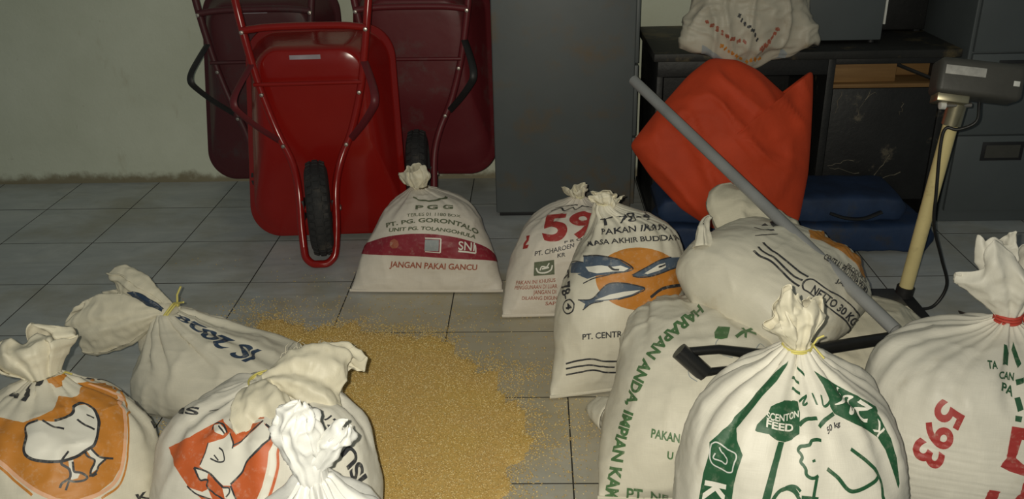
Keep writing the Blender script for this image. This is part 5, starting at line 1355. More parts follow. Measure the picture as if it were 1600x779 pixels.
('text','har','PT. NE',[(-0.2718,0.0011),(-0.2574,-0.0001),(-0.2429,-0.0018),(-0.2285,-0.0044),(-0.2142,-0.0079),(-0.1998,-0.0109),(-0.1854,-0.0122),(-0.1706,-0.0125),(-0.1555,-0.0125),(-0.14,-0.0125)],[(-0.2547,0.0508),(-0.2408,0.0517),(-0.2271,0.0526),(-0.2136,0.053),(-0.2006,0.0521),(-0.1881,0.0496),(-0.1758,0.0456),(-0.1636,0.0404),(-0.1513,0.034),(-0.1389,0.027)],'green',0.022,1),
('poly','har',[[(0.021,0.4999),(0.0427,0.5228),(0.062,0.5211),(0.0808,0.5173),(0.0546,0.4727),(0.0331,0.4698),(0.0147,0.4721)]],'green',1,'emblem'),
('line','har',[([(0.0838,0.4772),(0.104,0.4885),(0.122,0.4973),(0.1386,0.5041),(0.1507,0.4986),(0.1646,0.4927)],0.011),([(0.1316,0.5007),(0.1295,0.52)],0.0083),([(0.1329,0.5037),(0.1763,0.5245)],0.0093),([(0.1316,0.5007),(0.1182,0.4751)],0.0073)],'green',1,'print_outline'),
('line','har',[([(-0.08,0.3941),(-0.0797,0.3813),(-0.0792,0.368),(-0.0757,0.3559),(-0.0665,0.3476),(-0.0564,0.34)],0.0026),([(-0.071,0.3936),(-0.0695,0.3804),(-0.0676,0.3667),(-0.0615,0.3548),(-0.0511,0.3466)],0.0026),([(0.0249,0.4705),(0.0138,0.4575),(0.0125,0.4414),(0.0174,0.4273),(0.025,0.4145),(0.0381,0.4104),(0.0518,0.4077)],0.0027),([(0.1383,0.4387),(0.158,0.4546),(0.1711,0.4443)],0.0027)],'grey',1,'print_outline'),
('poly','k204',[[(-0.1466,0.6646),(-0.1724,0.6528),(-0.1854,0.6384),(-0.1952,0.6235),(-0.2004,0.6088),(-0.1987,0.5948),(-0.2047,0.5819),(-0.2137,0.569),(-0.2163,0.5603),(-0.2178,0.5495),(-0.2208,0.538),(-0.2242,0.5266),(-0.223,0.5167),(-0.2263,0.5062),(-0.2311,0.4974),(-0.2343,0.4872),(-0.2387,0.4774),(-0.2446,0.4661),(-0.2378,0.448),(-0.2389,0.4334),(-0.2405,0.4186),(-0.2427,0.4033),(-0.2442,0.3875),(-0.2459,0.3716),(-0.2459,0.3571),(-0.2476,0.3415),(-0.2475,0.3329),(-0.2337,0.3387),(-0.2189,0.345),(-0.2033,0.3519),(-0.1883,0.3581),(-0.1738,0.3637),(-0.1721,0.3792),(-0.1718,0.3931),(-0.1709,0.4076),(-0.1692,0.4209),(-0.1674,0.434),(-0.1658,0.4458),(-0.1645,0.4573),(-0.1638,0.4685),(-0.1727,0.4807),(-0.1835,0.4913),(-0.188,0.5011),(-0.1944,0.5095),(-0.1893,0.5219),(-0.186,0.5334),(-0.1829,0.545),(-0.1797,0.5591),(-0.177,0.5724),(-0.175,0.5862),(-0.1711,0.5987),(-0.1656,0.6098),(-0.1591,0.6209),(-0.1562,0.6326),(-0.1508,0.6448),(-0.1387,0.6569)]],'dkgreen',1,'green_band'),
('text','k204','K',[(-0.2371,0.3884),(-0.2375,0.3831),(-0.2379,0.3779),(-0.2382,0.3728),(-0.2384,0.3678),(-0.2384,0.3629),(-0.2386,0.3579),(-0.2391,0.3527),(-0.2397,0.3474),(-0.2403,0.3421)],[(-0.1868,0.3995),(-0.187,0.3949),(-0.1871,0.3903),(-0.1873,0.3858),(-0.1875,0.3812),(-0.1878,0.3765),(-0.1882,0.3717),(-0.1885,0.367),(-0.1887,0.3624),(-0.1889,0.3578)],'white',0.042,2),
('line','k204',[([(-0.2391,0.4645),(-0.233,0.471),(-0.2241,0.4702),(-0.2133,0.4666),(-0.1984,0.4659),(-0.187,0.467),(-0.1773,0.4663),(-0.1736,0.4589),(-0.1753,0.4496),(-0.1766,0.4398),(-0.1781,0.4299),(-0.1879,0.4249),(-0.1985,0.4249),(-0.21,0.4246),(-0.2208,0.4254),(-0.2288,0.429),(-0.2337,0.4364),(-0.236,0.4456),(-0.2381,0.4549),(-0.2391,0.4645)],0.0026),([(-0.2267,0.4498),(-0.2279,0.44),(-0.2195,0.4384),(-0.2072,0.4389),(-0.1952,0.4385),(-0.1921,0.4491),(-0.2017,0.4531),(-0.215,0.456),(-0.2226,0.4632)],0.0026)],'pale',2,'emblem'),
('poly','k204',[[(-0.1545,0.519),(-0.155,0.5301),(-0.1482,0.5415),(-0.1395,0.553),(-0.1386,0.5676),(-0.1219,0.5767),(-0.1044,0.5819),(-0.0751,0.5735),(-0.0446,0.5758),(-0.0372,0.5556),(-0.0389,0.5409),(-0.0399,0.5266),(-0.0408,0.5128),(-0.0655,0.4981),(-0.0841,0.496),(-0.1033,0.5025),(-0.1213,0.5145),(-0.1354,0.5155),(-0.1496,0.5169)]],'dkgreen',1,'green_hexagon'),
('text','k204','SCENTON',[(-0.1375,0.5414),(-0.1277,0.5409),(-0.1185,0.5401),(-0.1098,0.5388),(-0.1009,0.537),(-0.091,0.5355),(-0.0795,0.5352),(-0.0667,0.5366),(-0.0536,0.54),(-0.0412,0.5447)],[(-0.1438,0.5558),(-0.1329,0.5555),(-0.1228,0.5552),(-0.1132,0.5543),(-0.1033,0.5525),(-0.0926,0.5507),(-0.0808,0.5498),(-0.0675,0.5507),(-0.0536,0.5538),(-0.0399,0.5585)],'white',0.022,2),
('text','k204','FEED',[(-0.1323,0.5271),(-0.1254,0.5262),(-0.1188,0.5252),(-0.1123,0.5238),(-0.1057,0.5219),(-0.0988,0.5196),(-0.0913,0.5172),(-0.0827,0.5149),(-0.0727,0.5131),(-0.0616,0.5119)],[(-0.1375,0.5414),(-0.1292,0.5405),(-0.1214,0.5394),(-0.1142,0.5379),(-0.1073,0.536),(-0.1002,0.5337),(-0.0922,0.5312),(-0.0829,0.5287),(-0.0721,0.527),(-0.0604,0.526)],'white',0.032,2),
('poly','k204',[[(-0.0995,0.4998),(-0.0856,0.4962),(-0.0871,0.4857),(-0.0888,0.4752),(-0.0905,0.4646),(-0.092,0.454),(-0.0934,0.4431),(-0.0944,0.432),(-0.0956,0.4208),(-0.097,0.4095),(-0.0981,0.3977),(-0.0995,0.3858),(-0.115,0.3834),(-0.1132,0.3952),(-0.1116,0.407),(-0.1099,0.4181),(-0.1084,0.4292),(-0.107,0.4401),(-0.1055,0.4508),(-0.1037,0.4631),(-0.1023,0.4755),(-0.1007,0.4876)]],'dkgreen',1,'green_stem'),
('line','k204',[([(-0.0944,0.3902),(-0.0907,0.3984),(-0.0861,0.4055),(-0.0793,0.4108),(-0.0704,0.4132),(-0.0607,0.4116),(-0.0525,0.4074),(-0.0469,0.4008),(-0.0421,0.3936)],0.0071),([(-0.0724,0.4148),(-0.0607,0.4181),(-0.0492,0.417),(-0.0409,0.4101)],0.0056)],'dkgreen',1,'print_outline'),
('poly','k204',[[(0.0723,0.6474),(0.0923,0.6417),(0.1028,0.6349),(0.136,0.6173),(0.1696,0.605),(0.1789,0.5983),(0.1847,0.592),(0.1902,0.5862),(0.1983,0.5772),(0.1987,0.5697),(0.2059,0.5589),(0.2184,0.5445),(0.2002,0.536),(0.1959,0.522),(0.1934,0.5105),(0.1921,0.4986),(0.1932,0.4857),(0.1922,0.4723),(0.1923,0.4582),(0.1939,0.4435),(0.1936,0.43),(0.1912,0.4176),(0.1915,0.4038),(0.1907,0.3909),(0.1846,0.3827),(0.1824,0.3948),(0.181,0.4065),(0.1787,0.4188),(0.1766,0.434),(0.1758,0.4487),(0.1751,0.4634),(0.171,0.4771),(0.1689,0.49),(0.1561,0.5009),(0.1323,0.5207),(0.118,0.5324),(0.1063,0.541),(0.0951,0.5476),(0.0841,0.5539),(0.071,0.5613),(0.0676,0.5752),(0.0761,0.5936),(0.0791,0.6057),(0.082,0.6176),(0.0785,0.6272),(0.0759,0.6372)]],'dkgreen',1,'green_band'),
('text','k204','2',[(0.2013,0.5487),(0.1996,0.5515),(0.1987,0.5536),(0.1978,0.5554),(0.1966,0.5575),(0.1955,0.5597),(0.1946,0.5619),(0.1938,0.5641),(0.1935,0.5663),(0.1935,0.5685)],[(0.1619,0.5156),(0.159,0.5178),(0.1565,0.5198),(0.1539,0.5218),(0.1506,0.5242),(0.1462,0.5275),(0.1406,0.5316),(0.1354,0.5356),(0.1321,0.5388),(0.1298,0.5415)],'white',0.012,2),
('text','k204','0',[(0.1877,0.5742),(0.1886,0.5743),(0.1886,0.575),(0.188,0.5762),(0.1873,0.5775),(0.1865,0.5788),(0.1856,0.58),(0.1847,0.5813),(0.1836,0.5825),(0.1824,0.5836)],[(0.1261,0.5479),(0.1235,0.5499),(0.121,0.5515),(0.1185,0.5531),(0.1161,0.5546),(0.1138,0.5559),(0.1115,0.5572),(0.1093,0.5585),(0.107,0.5598),(0.1047,0.5611)],'white',0.012,2),
('text','k204','4',[(0.1791,0.5878),(0.1781,0.5889),(0.177,0.59),(0.1759,0.5912),(0.1748,0.5923),(0.1732,0.5935),(0.1713,0.5947),(0.1693,0.596),(0.1673,0.5972),(0.165,0.5985)],[(0.1014,0.5695),(0.0994,0.5708),(0.0974,0.5721),(0.0954,0.5734),(0.0933,0.5746),(0.0912,0.5757),(0.0888,0.5767),(0.0864,0.5778),(0.0841,0.579),(0.082,0.5805)],'white',0.012,2),
('text','k204','K',[(0.1905,0.5044),(0.1905,0.5068),(0.1906,0.5092),(0.1907,0.5116),(0.1909,0.514),(0.1911,0.5164),(0.1913,0.5189),(0.1912,0.5216),(0.1911,0.5245),(0.1912,0.5272)],[(0.1682,0.4889),(0.1681,0.491),(0.168,0.4931),(0.1679,0.4952),(0.1678,0.4973),(0.1677,0.4994),(0.1676,0.5015),(0.1674,0.5036),(0.1675,0.5057),(0.1676,0.5077)],'white',0.012,2),
('line','k204',[([(-0.091,0.627),(-0.058,0.6173),(-0.0356,0.6169)],0.0064),([(-0.0792,0.6008),(-0.0544,0.5953),(-0.034,0.5955)],0.0063),([(-0.0394,0.5774),(-0.0252,0.588),(-0.0098,0.5932),(-0.0204,0.5844),(-0.0271,0.574),(-0.0099,0.5792)],0.0052),([(0.0198,0.5994),(0.0229,0.5878),(0.0248,0.5766)],0.0063),([(0.0492,0.5994),(0.0461,0.5887),(0.0449,0.5776),(0.062,0.5802),(0.0802,0.5873)],0.0057),([(-0.038,0.6494),(-0.0203,0.6434),(-0.0003,0.6345)],0.0064)],'dkgreen',1,'print_outline'),
('line','k204',[([(-0.0404,0.5296),(-0.0311,0.5396),(-0.019,0.5467),(-0.0021,0.5463),(0.0142,0.5465)],0.0078),([(0.0139,0.5289),(0.0239,0.5385),(0.0357,0.5487),(0.0516,0.5565),(0.0698,0.5615)],0.0078),([(0.0112,0.5032),(-0.0027,0.5055),(-0.015,0.5051),(-0.0202,0.4977),(-0.0296,0.4942),(-0.0399,0.4907),(-0.0457,0.4827),(-0.0395,0.4776),(-0.0368,0.4714),(-0.0406,0.4631),(-0.0345,0.4576),(-0.0302,0.451),(-0.0296,0.4424),(-0.023,0.4371),(-0.0137,0.4357),(-0.0048,0.4396)],0.0066),([(-0.0069,0.4399),(-0.0088,0.4316),(-0.011,0.4234),(-0.0128,0.415),(-0.0143,0.4064),(-0.0158,0.3979)],0.0066),([(0.0172,0.4509),(0.0244,0.4457),(0.0313,0.4405),(0.0374,0.4352),(0.0432,0.4278),(0.0486,0.4199),(0.0548,0.4125),(0.0629,0.4072),(0.0737,0.4062),(0.0845,0.4073),(0.0946,0.4096),(0.1044,0.4127),(0.1145,0.416),(0.1248,0.42),(0.132,0.4268),(0.1277,0.4371),(0.1205,0.4465),(0.1128,0.4554),(0.1063,0.4627),(0.0994,0.4695),(0.0918,0.476),(0.0853,0.4822),(0.0783,0.4887)],0.0082),([(0.1316,0.4299),(0.1351,0.4205),(0.137,0.4112),(0.1364,0.4026),(0.1348,0.3943),(0.1329,0.3862),(0.135,0.376)],0.0072),([(-0.0792,0.4095),(-0.0694,0.4129),(-0.0587,0.4153),(-0.0505,0.4098),(-0.0449,0.4018)],0.0061),([(-0.0391,0.3994),(-0.0282,0.3988),(-0.0172,0.3976),(-0.0057,0.3957)],0.0071),([(-0.0165,0.4667),(-0.01,0.4685)],0.0051)],'dkgreen',1,'hen_outline'),
('text','k204','50 kg',[(0.0311,0.5173),(0.0342,0.5208),(0.0376,0.5242),(0.0414,0.5274),(0.0459,0.5302),(0.0509,0.5323),(0.0563,0.5338),(0.0618,0.5349),(0.0671,0.5357),(0.0723,0.5365)],[(0.0311,0.53),(0.0347,0.5338),(0.0387,0.5373),(0.0434,0.5402),(0.0486,0.5424),(0.0543,0.5439),(0.0606,0.5448),(0.0669,0.5454),(0.073,0.5459),(0.0789,0.5464)],'black',0.032,1),
('text','s593','593',[(-0.1622,0.3997),(-0.1661,0.3853),(-0.1705,0.3706),(-0.1755,0.3555),(-0.1808,0.3402),(-0.1864,0.325),(-0.192,0.3098),(-0.1978,0.2946),(-0.204,0.279),(-0.2106,0.2631)],[(-0.1011,0.3766),(-0.1054,0.3605),(-0.1098,0.3444),(-0.1145,0.3283),(-0.1194,0.3122),(-0.1244,0.296),(-0.1297,0.2797),(-0.1352,0.263),(-0.1409,0.2461),(-0.1467,0.2293)],'red',0.03,1),
('poly','s593',[[(-0.0067,0.3571),(0.0056,0.3562),(0.0187,0.3551),(0.0395,0.3518),(0.0399,0.3389),(0.0403,0.3258),(0.0279,0.3278),(0.0157,0.3295),(0.0121,0.3159),(0.0096,0.3015),(0.0067,0.2873),(0.0263,0.2716),(0.044,0.2695),(0.0482,0.2423),(0.0347,0.2466),(0.023,0.2494),(0.0113,0.2522),(-0.0003,0.2548),(-0.0102,0.2589),(-0.0225,0.2652),(-0.0117,0.2858),(-0.011,0.3005),(-0.01,0.315),(-0.0088,0.3292),(-0.008,0.3434)],[(-0.0386,0.2061),(-0.0266,0.2052),(-0.0145,0.2041),(-0.0167,0.1846),(-0.0193,0.1654),(-0.0441,0.1708),(-0.0418,0.1896)],[(0.0302,0.2404),(0.0482,0.2423),(0.0514,0.224),(0.0563,0.2041),(0.0627,0.1829),(0.053,0.1774),(0.042,0.1732),(0.0245,0.1746),(0.0147,0.1718),(0.0207,0.1887),(0.0273,0.2047),(0.0277,0.2238)]],'red',1,'numeral'),
('text','s593','TA',[(-0.0757,0.4889),(-0.0724,0.4892),(-0.0692,0.4894),(-0.066,0.4897),(-0.0629,0.4899),(-0.0598,0.4902),(-0.0567,0.4904),(-0.0537,0.4905),(-0.0514,0.4913),(-0.05,0.4929)],[(-0.0937,0.5149),(-0.0901,0.5149),(-0.0865,0.515),(-0.0827,0.515),(-0.079,0.515),(-0.0753,0.5151),(-0.0717,0.5153),(-0.0681,0.5156),(-0.0646,0.5158),(-0.0611,0.5159)],'dkgreen',0.032,1),
('text','s593','CAN',[(-0.0394,0.4627),(-0.0346,0.4605),(-0.0291,0.4581),(-0.0232,0.4556),(-0.0175,0.4535),(-0.0118,0.4518),(-0.0064,0.4506),(-0.0013,0.45),(0.0037,0.45),(0.0088,0.4506)],[(-0.043,0.4856),(-0.0351,0.4818),(-0.0266,0.4781),(-0.0184,0.4751),(-0.0111,0.4733),(-0.0048,0.4725),(0.0005,0.4725),(0.0052,0.4728),(0.0096,0.4733),(0.0138,0.4739)],'dkgreen',0.032,1),
('text','s593','PA',[(-0.0343,0.432),(-0.0295,0.4296),(-0.0249,0.4274),(-0.0207,0.4253),(-0.0168,0.4234),(-0.0132,0.4216),(-0.0099,0.42),(-0.0067,0.4184),(-0.0036,0.4169),(-0.0007,0.4155)],[(-0.0322,0.4515),(-0.0275,0.4488),(-0.0227,0.4463),(-0.0176,0.4441),(-0.0124,0.4424),(-0.0073,0.4412),(-0.0025,0.4405),(0.0017,0.44),(0.0054,0.4396),(0.0091,0.4392)],'dkgreen',0.032,1),
('poly','s593',[[(-0.0622,0.5703),(-0.0485,0.5682),(-0.0198,0.53),(-0.0107,0.5068),(-0.007,0.4886),(-0.0401,0.5048),(-0.0485,0.5311),(-0.0547,0.5508)],[(0.0124,0.5668),(0.0174,0.5521),(0.0232,0.5363),(0.0272,0.5213),(0.0345,0.505),(0.0227,0.4897),(0.0158,0.5055),(0.0099,0.5207),(0.0012,0.5368)],[(0.0136,0.4547),(0.0367,0.4662),(0.0311,0.4505),(0.0143,0.4427)],[(0.0038,0.4141),(0.0172,0.4186),(0.0189,0.4055),(0.0209,0.3927),(0.0078,0.3866),(0.0059,0.4002)],[(0.0024,0.3794),(0.0171,0.3784),(0.0133,0.3663),(0.0005,0.3676)]],'dkgreen',1,'lettering'),
('poly','chick',[[(-0.193,0.481),(-0.1408,0.4889),(-0.1033,0.4895),(-0.084,0.4948),(-0.0627,0.4915),(-0.0363,0.4931),(-0.0171,0.4879),(-0.0015,0.4794),(0.0167,0.4832),(0.0352,0.4928),(0.051,0.4969),(0.0656,0.5019),(0.0893,0.5089),(0.1114,0.5289),(0.1553,0.5458),(0.1724,0.542),(0.1982,0.5391),(0.2153,0.5399),(0.248,0.5546),(0.2864,0.5615),(0.3835,0.5577),(0.4223,0.5363),(0.4785,0.5151),(0.403,0.5096),(0.3729,0.5055),(0.3544,0.4877),(0.2983,0.4855),(0.2831,0.4683),(0.2707,0.449),(0.261,0.4354),(0.2534,0.4219),(0.2473,0.4081),(0.2431,0.3945),(0.2376,0.3783),(0.2318,0.3625),(0.2276,0.3469),(0.2164,0.3337),(0.2046,0.3205),(0.1935,0.3151),(0.1826,0.3097),(0.1723,0.3042),(0.1585,0.302),(0.145,0.2996),(0.1319,0.297),(0.1182,0.3006),(0.1046,0.3042),(0.0914,0.3077),(0.0789,0.3159),(0.0663,0.324),(0.0534,0.3319),(0.0401,0.3418),(0.0264,0.3517),(0.0131,0.3612),(0.0023,0.3698),(-0.0076,0.3783),(-0.0171,0.3871),(-0.0269,0.3959),(-0.0405,0.403),(-0.0564,0.4088),(-0.0726,0.4144),(-0.0866,0.4207),(-0.0926,0.4331),(-0.1048,0.446),(-0.1239,0.4585),(-0.143,0.4737)]],'orange',1,'orange_shield'),
('line','chick',[([(-0.0749,0.4129),(-0.0644,0.4088),(-0.0526,0.4051),(-0.0415,0.4008),(-0.0309,0.3954),(-0.0228,0.3895),(-0.0154,0.3829),(-0.0083,0.3763),(-0.001,0.3696),(0.0072,0.363),(0.0153,0.3567),(0.0229,0.3505),(0.031,0.3442),(0.0395,0.3381),(0.048,0.3322),(0.0555,0.3267),(0.0635,0.3216),(0.0714,0.3167),(0.0792,0.312),(0.087,0.3073),(0.0945,0.3023)],0.0077),([(0.1353,0.2944),(0.1434,0.2958),(0.1517,0.2969),(0.1602,0.298),(0.1687,0.2994),(0.1772,0.3017),(0.1859,0.3045),(0.1947,0.3081),(0.2029,0.3126),(0.2104,0.3185),(0.2173,0.3253),(0.2229,0.3333),(0.2275,0.3418),(0.2316,0.3508),(0.235,0.3603),(0.2386,0.3702),(0.2421,0.3804),(0.2452,0.3907),(0.2478,0.4012),(0.2531,0.4119),(0.2582,0.4226),(0.2635,0.4331),(0.2699,0.4437),(0.277,0.4549),(0.2852,0.4652),(0.2917,0.4747),(0.2962,0.4906),(0.3516,0.4815),(0.3658,0.4939),(0.365,0.5064),(0.3713,0.5498)],0.0082)],'peach',2,'print_outline'),
('line','chick',[([(-0.0714,0.4034),(-0.0611,0.3993),(-0.0505,0.3953),(-0.0406,0.3907),(-0.0303,0.3852),(-0.0222,0.3791),(-0.0151,0.3725),(-0.0077,0.3656),(-0.0003,0.3587),(0.0067,0.352),(0.0146,0.3455),(0.0227,0.339),(0.0311,0.3326),(0.0397,0.3263),(0.0464,0.3198)],0.0051),([(0.177,0.2904),(0.1847,0.2935),(0.1933,0.2961),(0.2023,0.2989),(0.211,0.3028),(0.2188,0.3085),(0.225,0.3155),(0.2301,0.3234),(0.2344,0.3318),(0.2386,0.3407),(0.2424,0.3499),(0.2453,0.3595),(0.2476,0.3695),(0.2513,0.3795),(0.2542,0.3898),(0.2581,0.4003),(0.2626,0.4108),(0.2667,0.4212),(0.2714,0.4315),(0.2775,0.4422),(0.2856,0.4525),(0.2949,0.4623),(0.3253,0.4618),(0.3511,0.4694),(0.3608,0.4801),(0.372,0.4901),(0.3813,0.4995),(0.4239,0.504),(0.4509,0.5387),(0.4194,0.5478)],0.0049)],'orange',2,'print_outline'),
('poly','chick',[[(0.0147,0.4696),(0.0324,0.4786),(0.0488,0.4849),(0.0647,0.4812),(0.0804,0.4794),(0.115,0.4793),(0.1383,0.4854),(0.1589,0.4939),(0.1739,0.5146),(0.211,0.5098),(0.2184,0.4918),(0.2135,0.4645),(0.1969,0.4389),(0.1854,0.4252),(0.1759,0.4112),(0.1642,0.4034),(0.1527,0.3974),(0.1416,0.391),(0.126,0.3883),(0.11,0.3856),(0.0965,0.3862),(0.0836,0.3865),(0.0697,0.3869),(0.0568,0.3912),(0.0441,0.3952),(0.0283,0.409),(0.0284,0.4239),(0.0258,0.4401),(0.0186,0.455)],[(0.1149,0.3869),(0.1264,0.385),(0.1271,0.3723),(0.128,0.3596),(0.1383,0.3502),(0.1334,0.3416),(0.1202,0.3401),(0.1196,0.3534),(0.1172,0.3699)],[(0.1568,0.3979),(0.1695,0.3986),(0.1815,0.3787),(0.1949,0.3716),(0.1848,0.3634),(0.1754,0.3552),(0.1591,0.3465),(0.1662,0.361),(0.1695,0.3705),(0.1627,0.3844)]],'white',3,'chick_print'),
('line','chick',[([(0.0488,0.4849),(0.0373,0.4808),(0.025,0.4753),(0.0158,0.4655),(0.0202,0.4545),(0.0292,0.4425),(0.0302,0.432),(0.0285,0.4226),(0.0276,0.4133),(0.0309,0.4042),(0.0385,0.3975),(0.0469,0.3929),(0.0558,0.3896),(0.0651,0.3872),(0.0744,0.3854),(0.0841,0.3838),(0.0929,0.383),(0.102,0.3826),(0.1114,0.3828),(0.121,0.3836),(0.1306,0.3853),(0.1397,0.3884),(0.1481,0.3929),(0.1564,0.3978),(0.1653,0.4017),(0.174,0.4064),(0.1804,0.4147),(0.1877,0.4246),(0.1949,0.4347),(0.2018,0.4442),(0.2081,0.453),(0.2145,0.4675),(0.2184,0.4804),(0.2197,0.4922),(0.2181,0.5023),(0.2151,0.5095),(0.2067,0.514),(0.1891,0.5159),(0.169,0.51),(0.1597,0.4972),(0.1487,0.4883),(0.1361,0.4843),(0.1221,0.4823),(0.1046,0.4821),(0.0906,0.4813)],0.0063),([(0.0587,0.4833),(0.0689,0.4759),(0.0787,0.4688),(0.0893,0.4635),(0.1024,0.4604),(0.1154,0.4549)],0.0053),([(0.1577,0.4749),(0.1629,0.4662),(0.1699,0.4579),(0.1804,0.4494),(0.1887,0.4405)],0.0059),([(0.1914,0.4838),(0.2002,0.476),(0.2058,0.4682)],0.0044),([(0.1174,0.4012),(0.1102,0.394),(0.1041,0.3863),(0.102,0.377),(0.1096,0.3703),(0.1171,0.3634),(0.1195,0.3536),(0.1174,0.3445),(0.1096,0.3404),(0.1021,0.3361),(0.0986,0.3275)],0.0052),([(0.1249,0.3775),(0.1255,0.3668),(0.1275,0.3564),(0.1365,0.3531),(0.1452,0.348),(0.1515,0.3396),(0.1451,0.335),(0.1355,0.3346),(0.1259,0.3357),(0.117,0.3384),(0.1128,0.3298),(0.1099,0.3205)],0.0047),([(0.1536,0.3972),(0.1552,0.3869),(0.1621,0.3803),(0.17,0.3737),(0.167,0.3642),(0.1613,0.3561),(0.1583,0.3467),(0.162,0.3409),(0.1709,0.3442)],0.0047),([(0.1675,0.3989),(0.1733,0.3898),(0.1806,0.3808),(0.1902,0.3748),(0.2017,0.3719),(0.2125,0.3689)],0.0048),([(0.1949,0.3716),(0.1855,0.3659),(0.1766,0.3597),(0.1718,0.3505),(0.1641,0.3446),(0.1549,0.3414)],0.0042)],'black',4,'chick_outline'),
('text','chick','Kg',[(0.2645,0.2565),(0.271,0.2554),(0.2775,0.2543),(0.2839,0.2531),(0.2904,0.2519),(0.2976,0.2504),(0.3067,0.2482),(0.3175,0.2454),(0.3296,0.242),(0.3431,0.2381)],[(0.2557,0.2747),(0.2617,0.274),(0.268,0.2733),(0.2742,0.2725),(0.2802,0.2718),(0.2863,0.2709),(0.293,0.2698),(0.301,0.2683),(0.311,0.2661),(0.323,0.2632)],'black',0.032,1),
('line','chick',[([(0.4904,0.5516),(0.4904,0.5394)],0.0082),([(0.4904,0.5333),(0.5098,0.5195),(0.5098,0.5073)],0.0059),([(0.4224,0.5089),(0.4224,0.4967),(0.4224,0.4906),(0.4224,0.4784)],0.0082),([(0.4418,0.4541),(0.4224,0.4602),(0.4418,0.4358)],0.0106),([(0.4418,0.4236),(0.4418,0.4114)],0.0106),([(0.3738,0.4175),(0.3738,0.4053),(0.3738,0.3992)],0.0087)],'black',1,'lettering'),
('poly','chick',[[(0.112,0.603),(0.2352,0.6026),(0.3669,0.5956),(0.2396,0.589),(0.2112,0.5711),(0.1739,0.5757),(0.1758,0.5894)],[(-0.3641,0.5882),(-0.4904,0.5882),(-0.3983,0.5941),(-0.296,0.5969)]],'orange',1,'print_panel'),
('poly','chick',[[(-0.1406,0.5528),(-0.2085,0.5601),(-0.0942,0.5668),(-0.0824,0.5512)],[(-0.0028,0.5914),(0.0541,0.6125),(0.0859,0.6011),(0.0498,0.5892)],[(-0.0425,0.5473),(-0.0294,0.5585),(-0.0825,0.5776),(-0.0818,0.5996),(-0.0258,0.582),(-0.0159,0.5604),(-0.0214,0.5439)]],'black',1,'print_panel'),
('poly','chick2',[[(-0.2109,0.3941),(-0.1979,0.4039),(-0.1678,0.4179),(-0.1481,0.4299),(-0.1421,0.441),(-0.1336,0.4518),(-0.1251,0.4598),(-0.1135,0.4688),(-0.0967,0.4803),(-0.054,0.4609),(-0.0222,0.4567),(-0.0116,0.4628),(0.0026,0.468),(0.028,0.4781),(0.0493,0.4896),(0.0638,0.4774),(0.078,0.4647),(0.0968,0.4553),(0.0859,0.4422),(0.0762,0.4294),(0.0678,0.4171),(0.0662,0.4018),(0.0648,0.3865),(0.0617,0.3723),(0.0581,0.3579),(0.055,0.3438),(0.0494,0.3295),(0.0433,0.3149),(0.0289,0.3141),(0.0151,0.3136),(0.0002,0.3124),(-0.0134,0.3121),(-0.0268,0.3117),(-0.0428,0.3099),(-0.0576,0.3087),(-0.0716,0.3077),(-0.0855,0.3168),(-0.099,0.3259),(-0.1136,0.3343),(-0.126,0.3443),(-0.1387,0.3544),(-0.1501,0.3651),(-0.168,0.3751),(-0.1955,0.3825)]],'redorange',1,'orange_shield'),
('poly','chick2',[[(-0.0905,0.4253),(-0.0728,0.432),(-0.0536,0.438),(-0.0388,0.4525),(-0.0253,0.4322),(-0.0193,0.4219),(-0.0009,0.4315),(0.0127,0.4437),(0.0312,0.4608),(0.043,0.4742),(0.0538,0.4872),(0.0604,0.4749),(0.0731,0.4621),(0.0696,0.4451),(0.0566,0.4334),(0.048,0.4221),(0.0387,0.4103),(0.0177,0.3918),(0.0124,0.374),(-0.0035,0.3587),(-0.0142,0.3436),(-0.0294,0.3433),(-0.0494,0.3567),(-0.0696,0.367),(-0.0935,0.3764),(-0.0899,0.3956),(-0.0915,0.4169)],[(-0.1021,0.3718),(-0.0855,0.3692),(-0.069,0.3655),(-0.0672,0.3507),(-0.0827,0.3508),(-0.0909,0.3618)],[(-0.109,0.3321),(-0.0929,0.3297),(-0.0772,0.3269),(-0.0641,0.3342),(-0.0524,0.3153),(-0.0708,0.3185),(-0.0905,0.3208)],[(-0.0299,0.339),(-0.0134,0.3393),(-0.0064,0.3266),(0.0006,0.314),(-0.012,0.3159),(-0.0239,0.3182)],[(-0.1151,0.4603),(-0.0916,0.469),(-0.0527,0.4511),(-0.061,0.4435),(-0.0859,0.448)]],'white',2,'hen_print'),
('line','chick2',[([(0.0956,0.4519),(0.09,0.4433),(0.0849,0.4349),(0.0804,0.426),(0.0775,0.4173),(0.0767,0.4079),(0.077,0.3985),(0.077,0.389),(0.0756,0.3798),(0.0737,0.3706),(0.0713,0.3615),(0.0684,0.3524),(0.0653,0.3436),(0.0621,0.335),(0.0588,0.3265),(0.0558,0.3183)],0.0107)],'white',2,'print_outline'),
('line','chick2',[([(0.0972,0.4298),(0.0914,0.4212),(0.0887,0.412),(0.0887,0.4022),(0.0889,0.3925),(0.0878,0.3828),(0.0856,0.3732),(0.0831,0.3638),(0.0802,0.3542),(0.0773,0.3448),(0.0742,0.3355),(0.071,0.3264),(0.068,0.3174)],0.0062),([(-0.0175,0.4801),(-0.0055,0.4813),(0.0125,0.4842),(0.0371,0.4959),(0.0548,0.4992)],0.0043)],'redorange',1,'print_outline'),
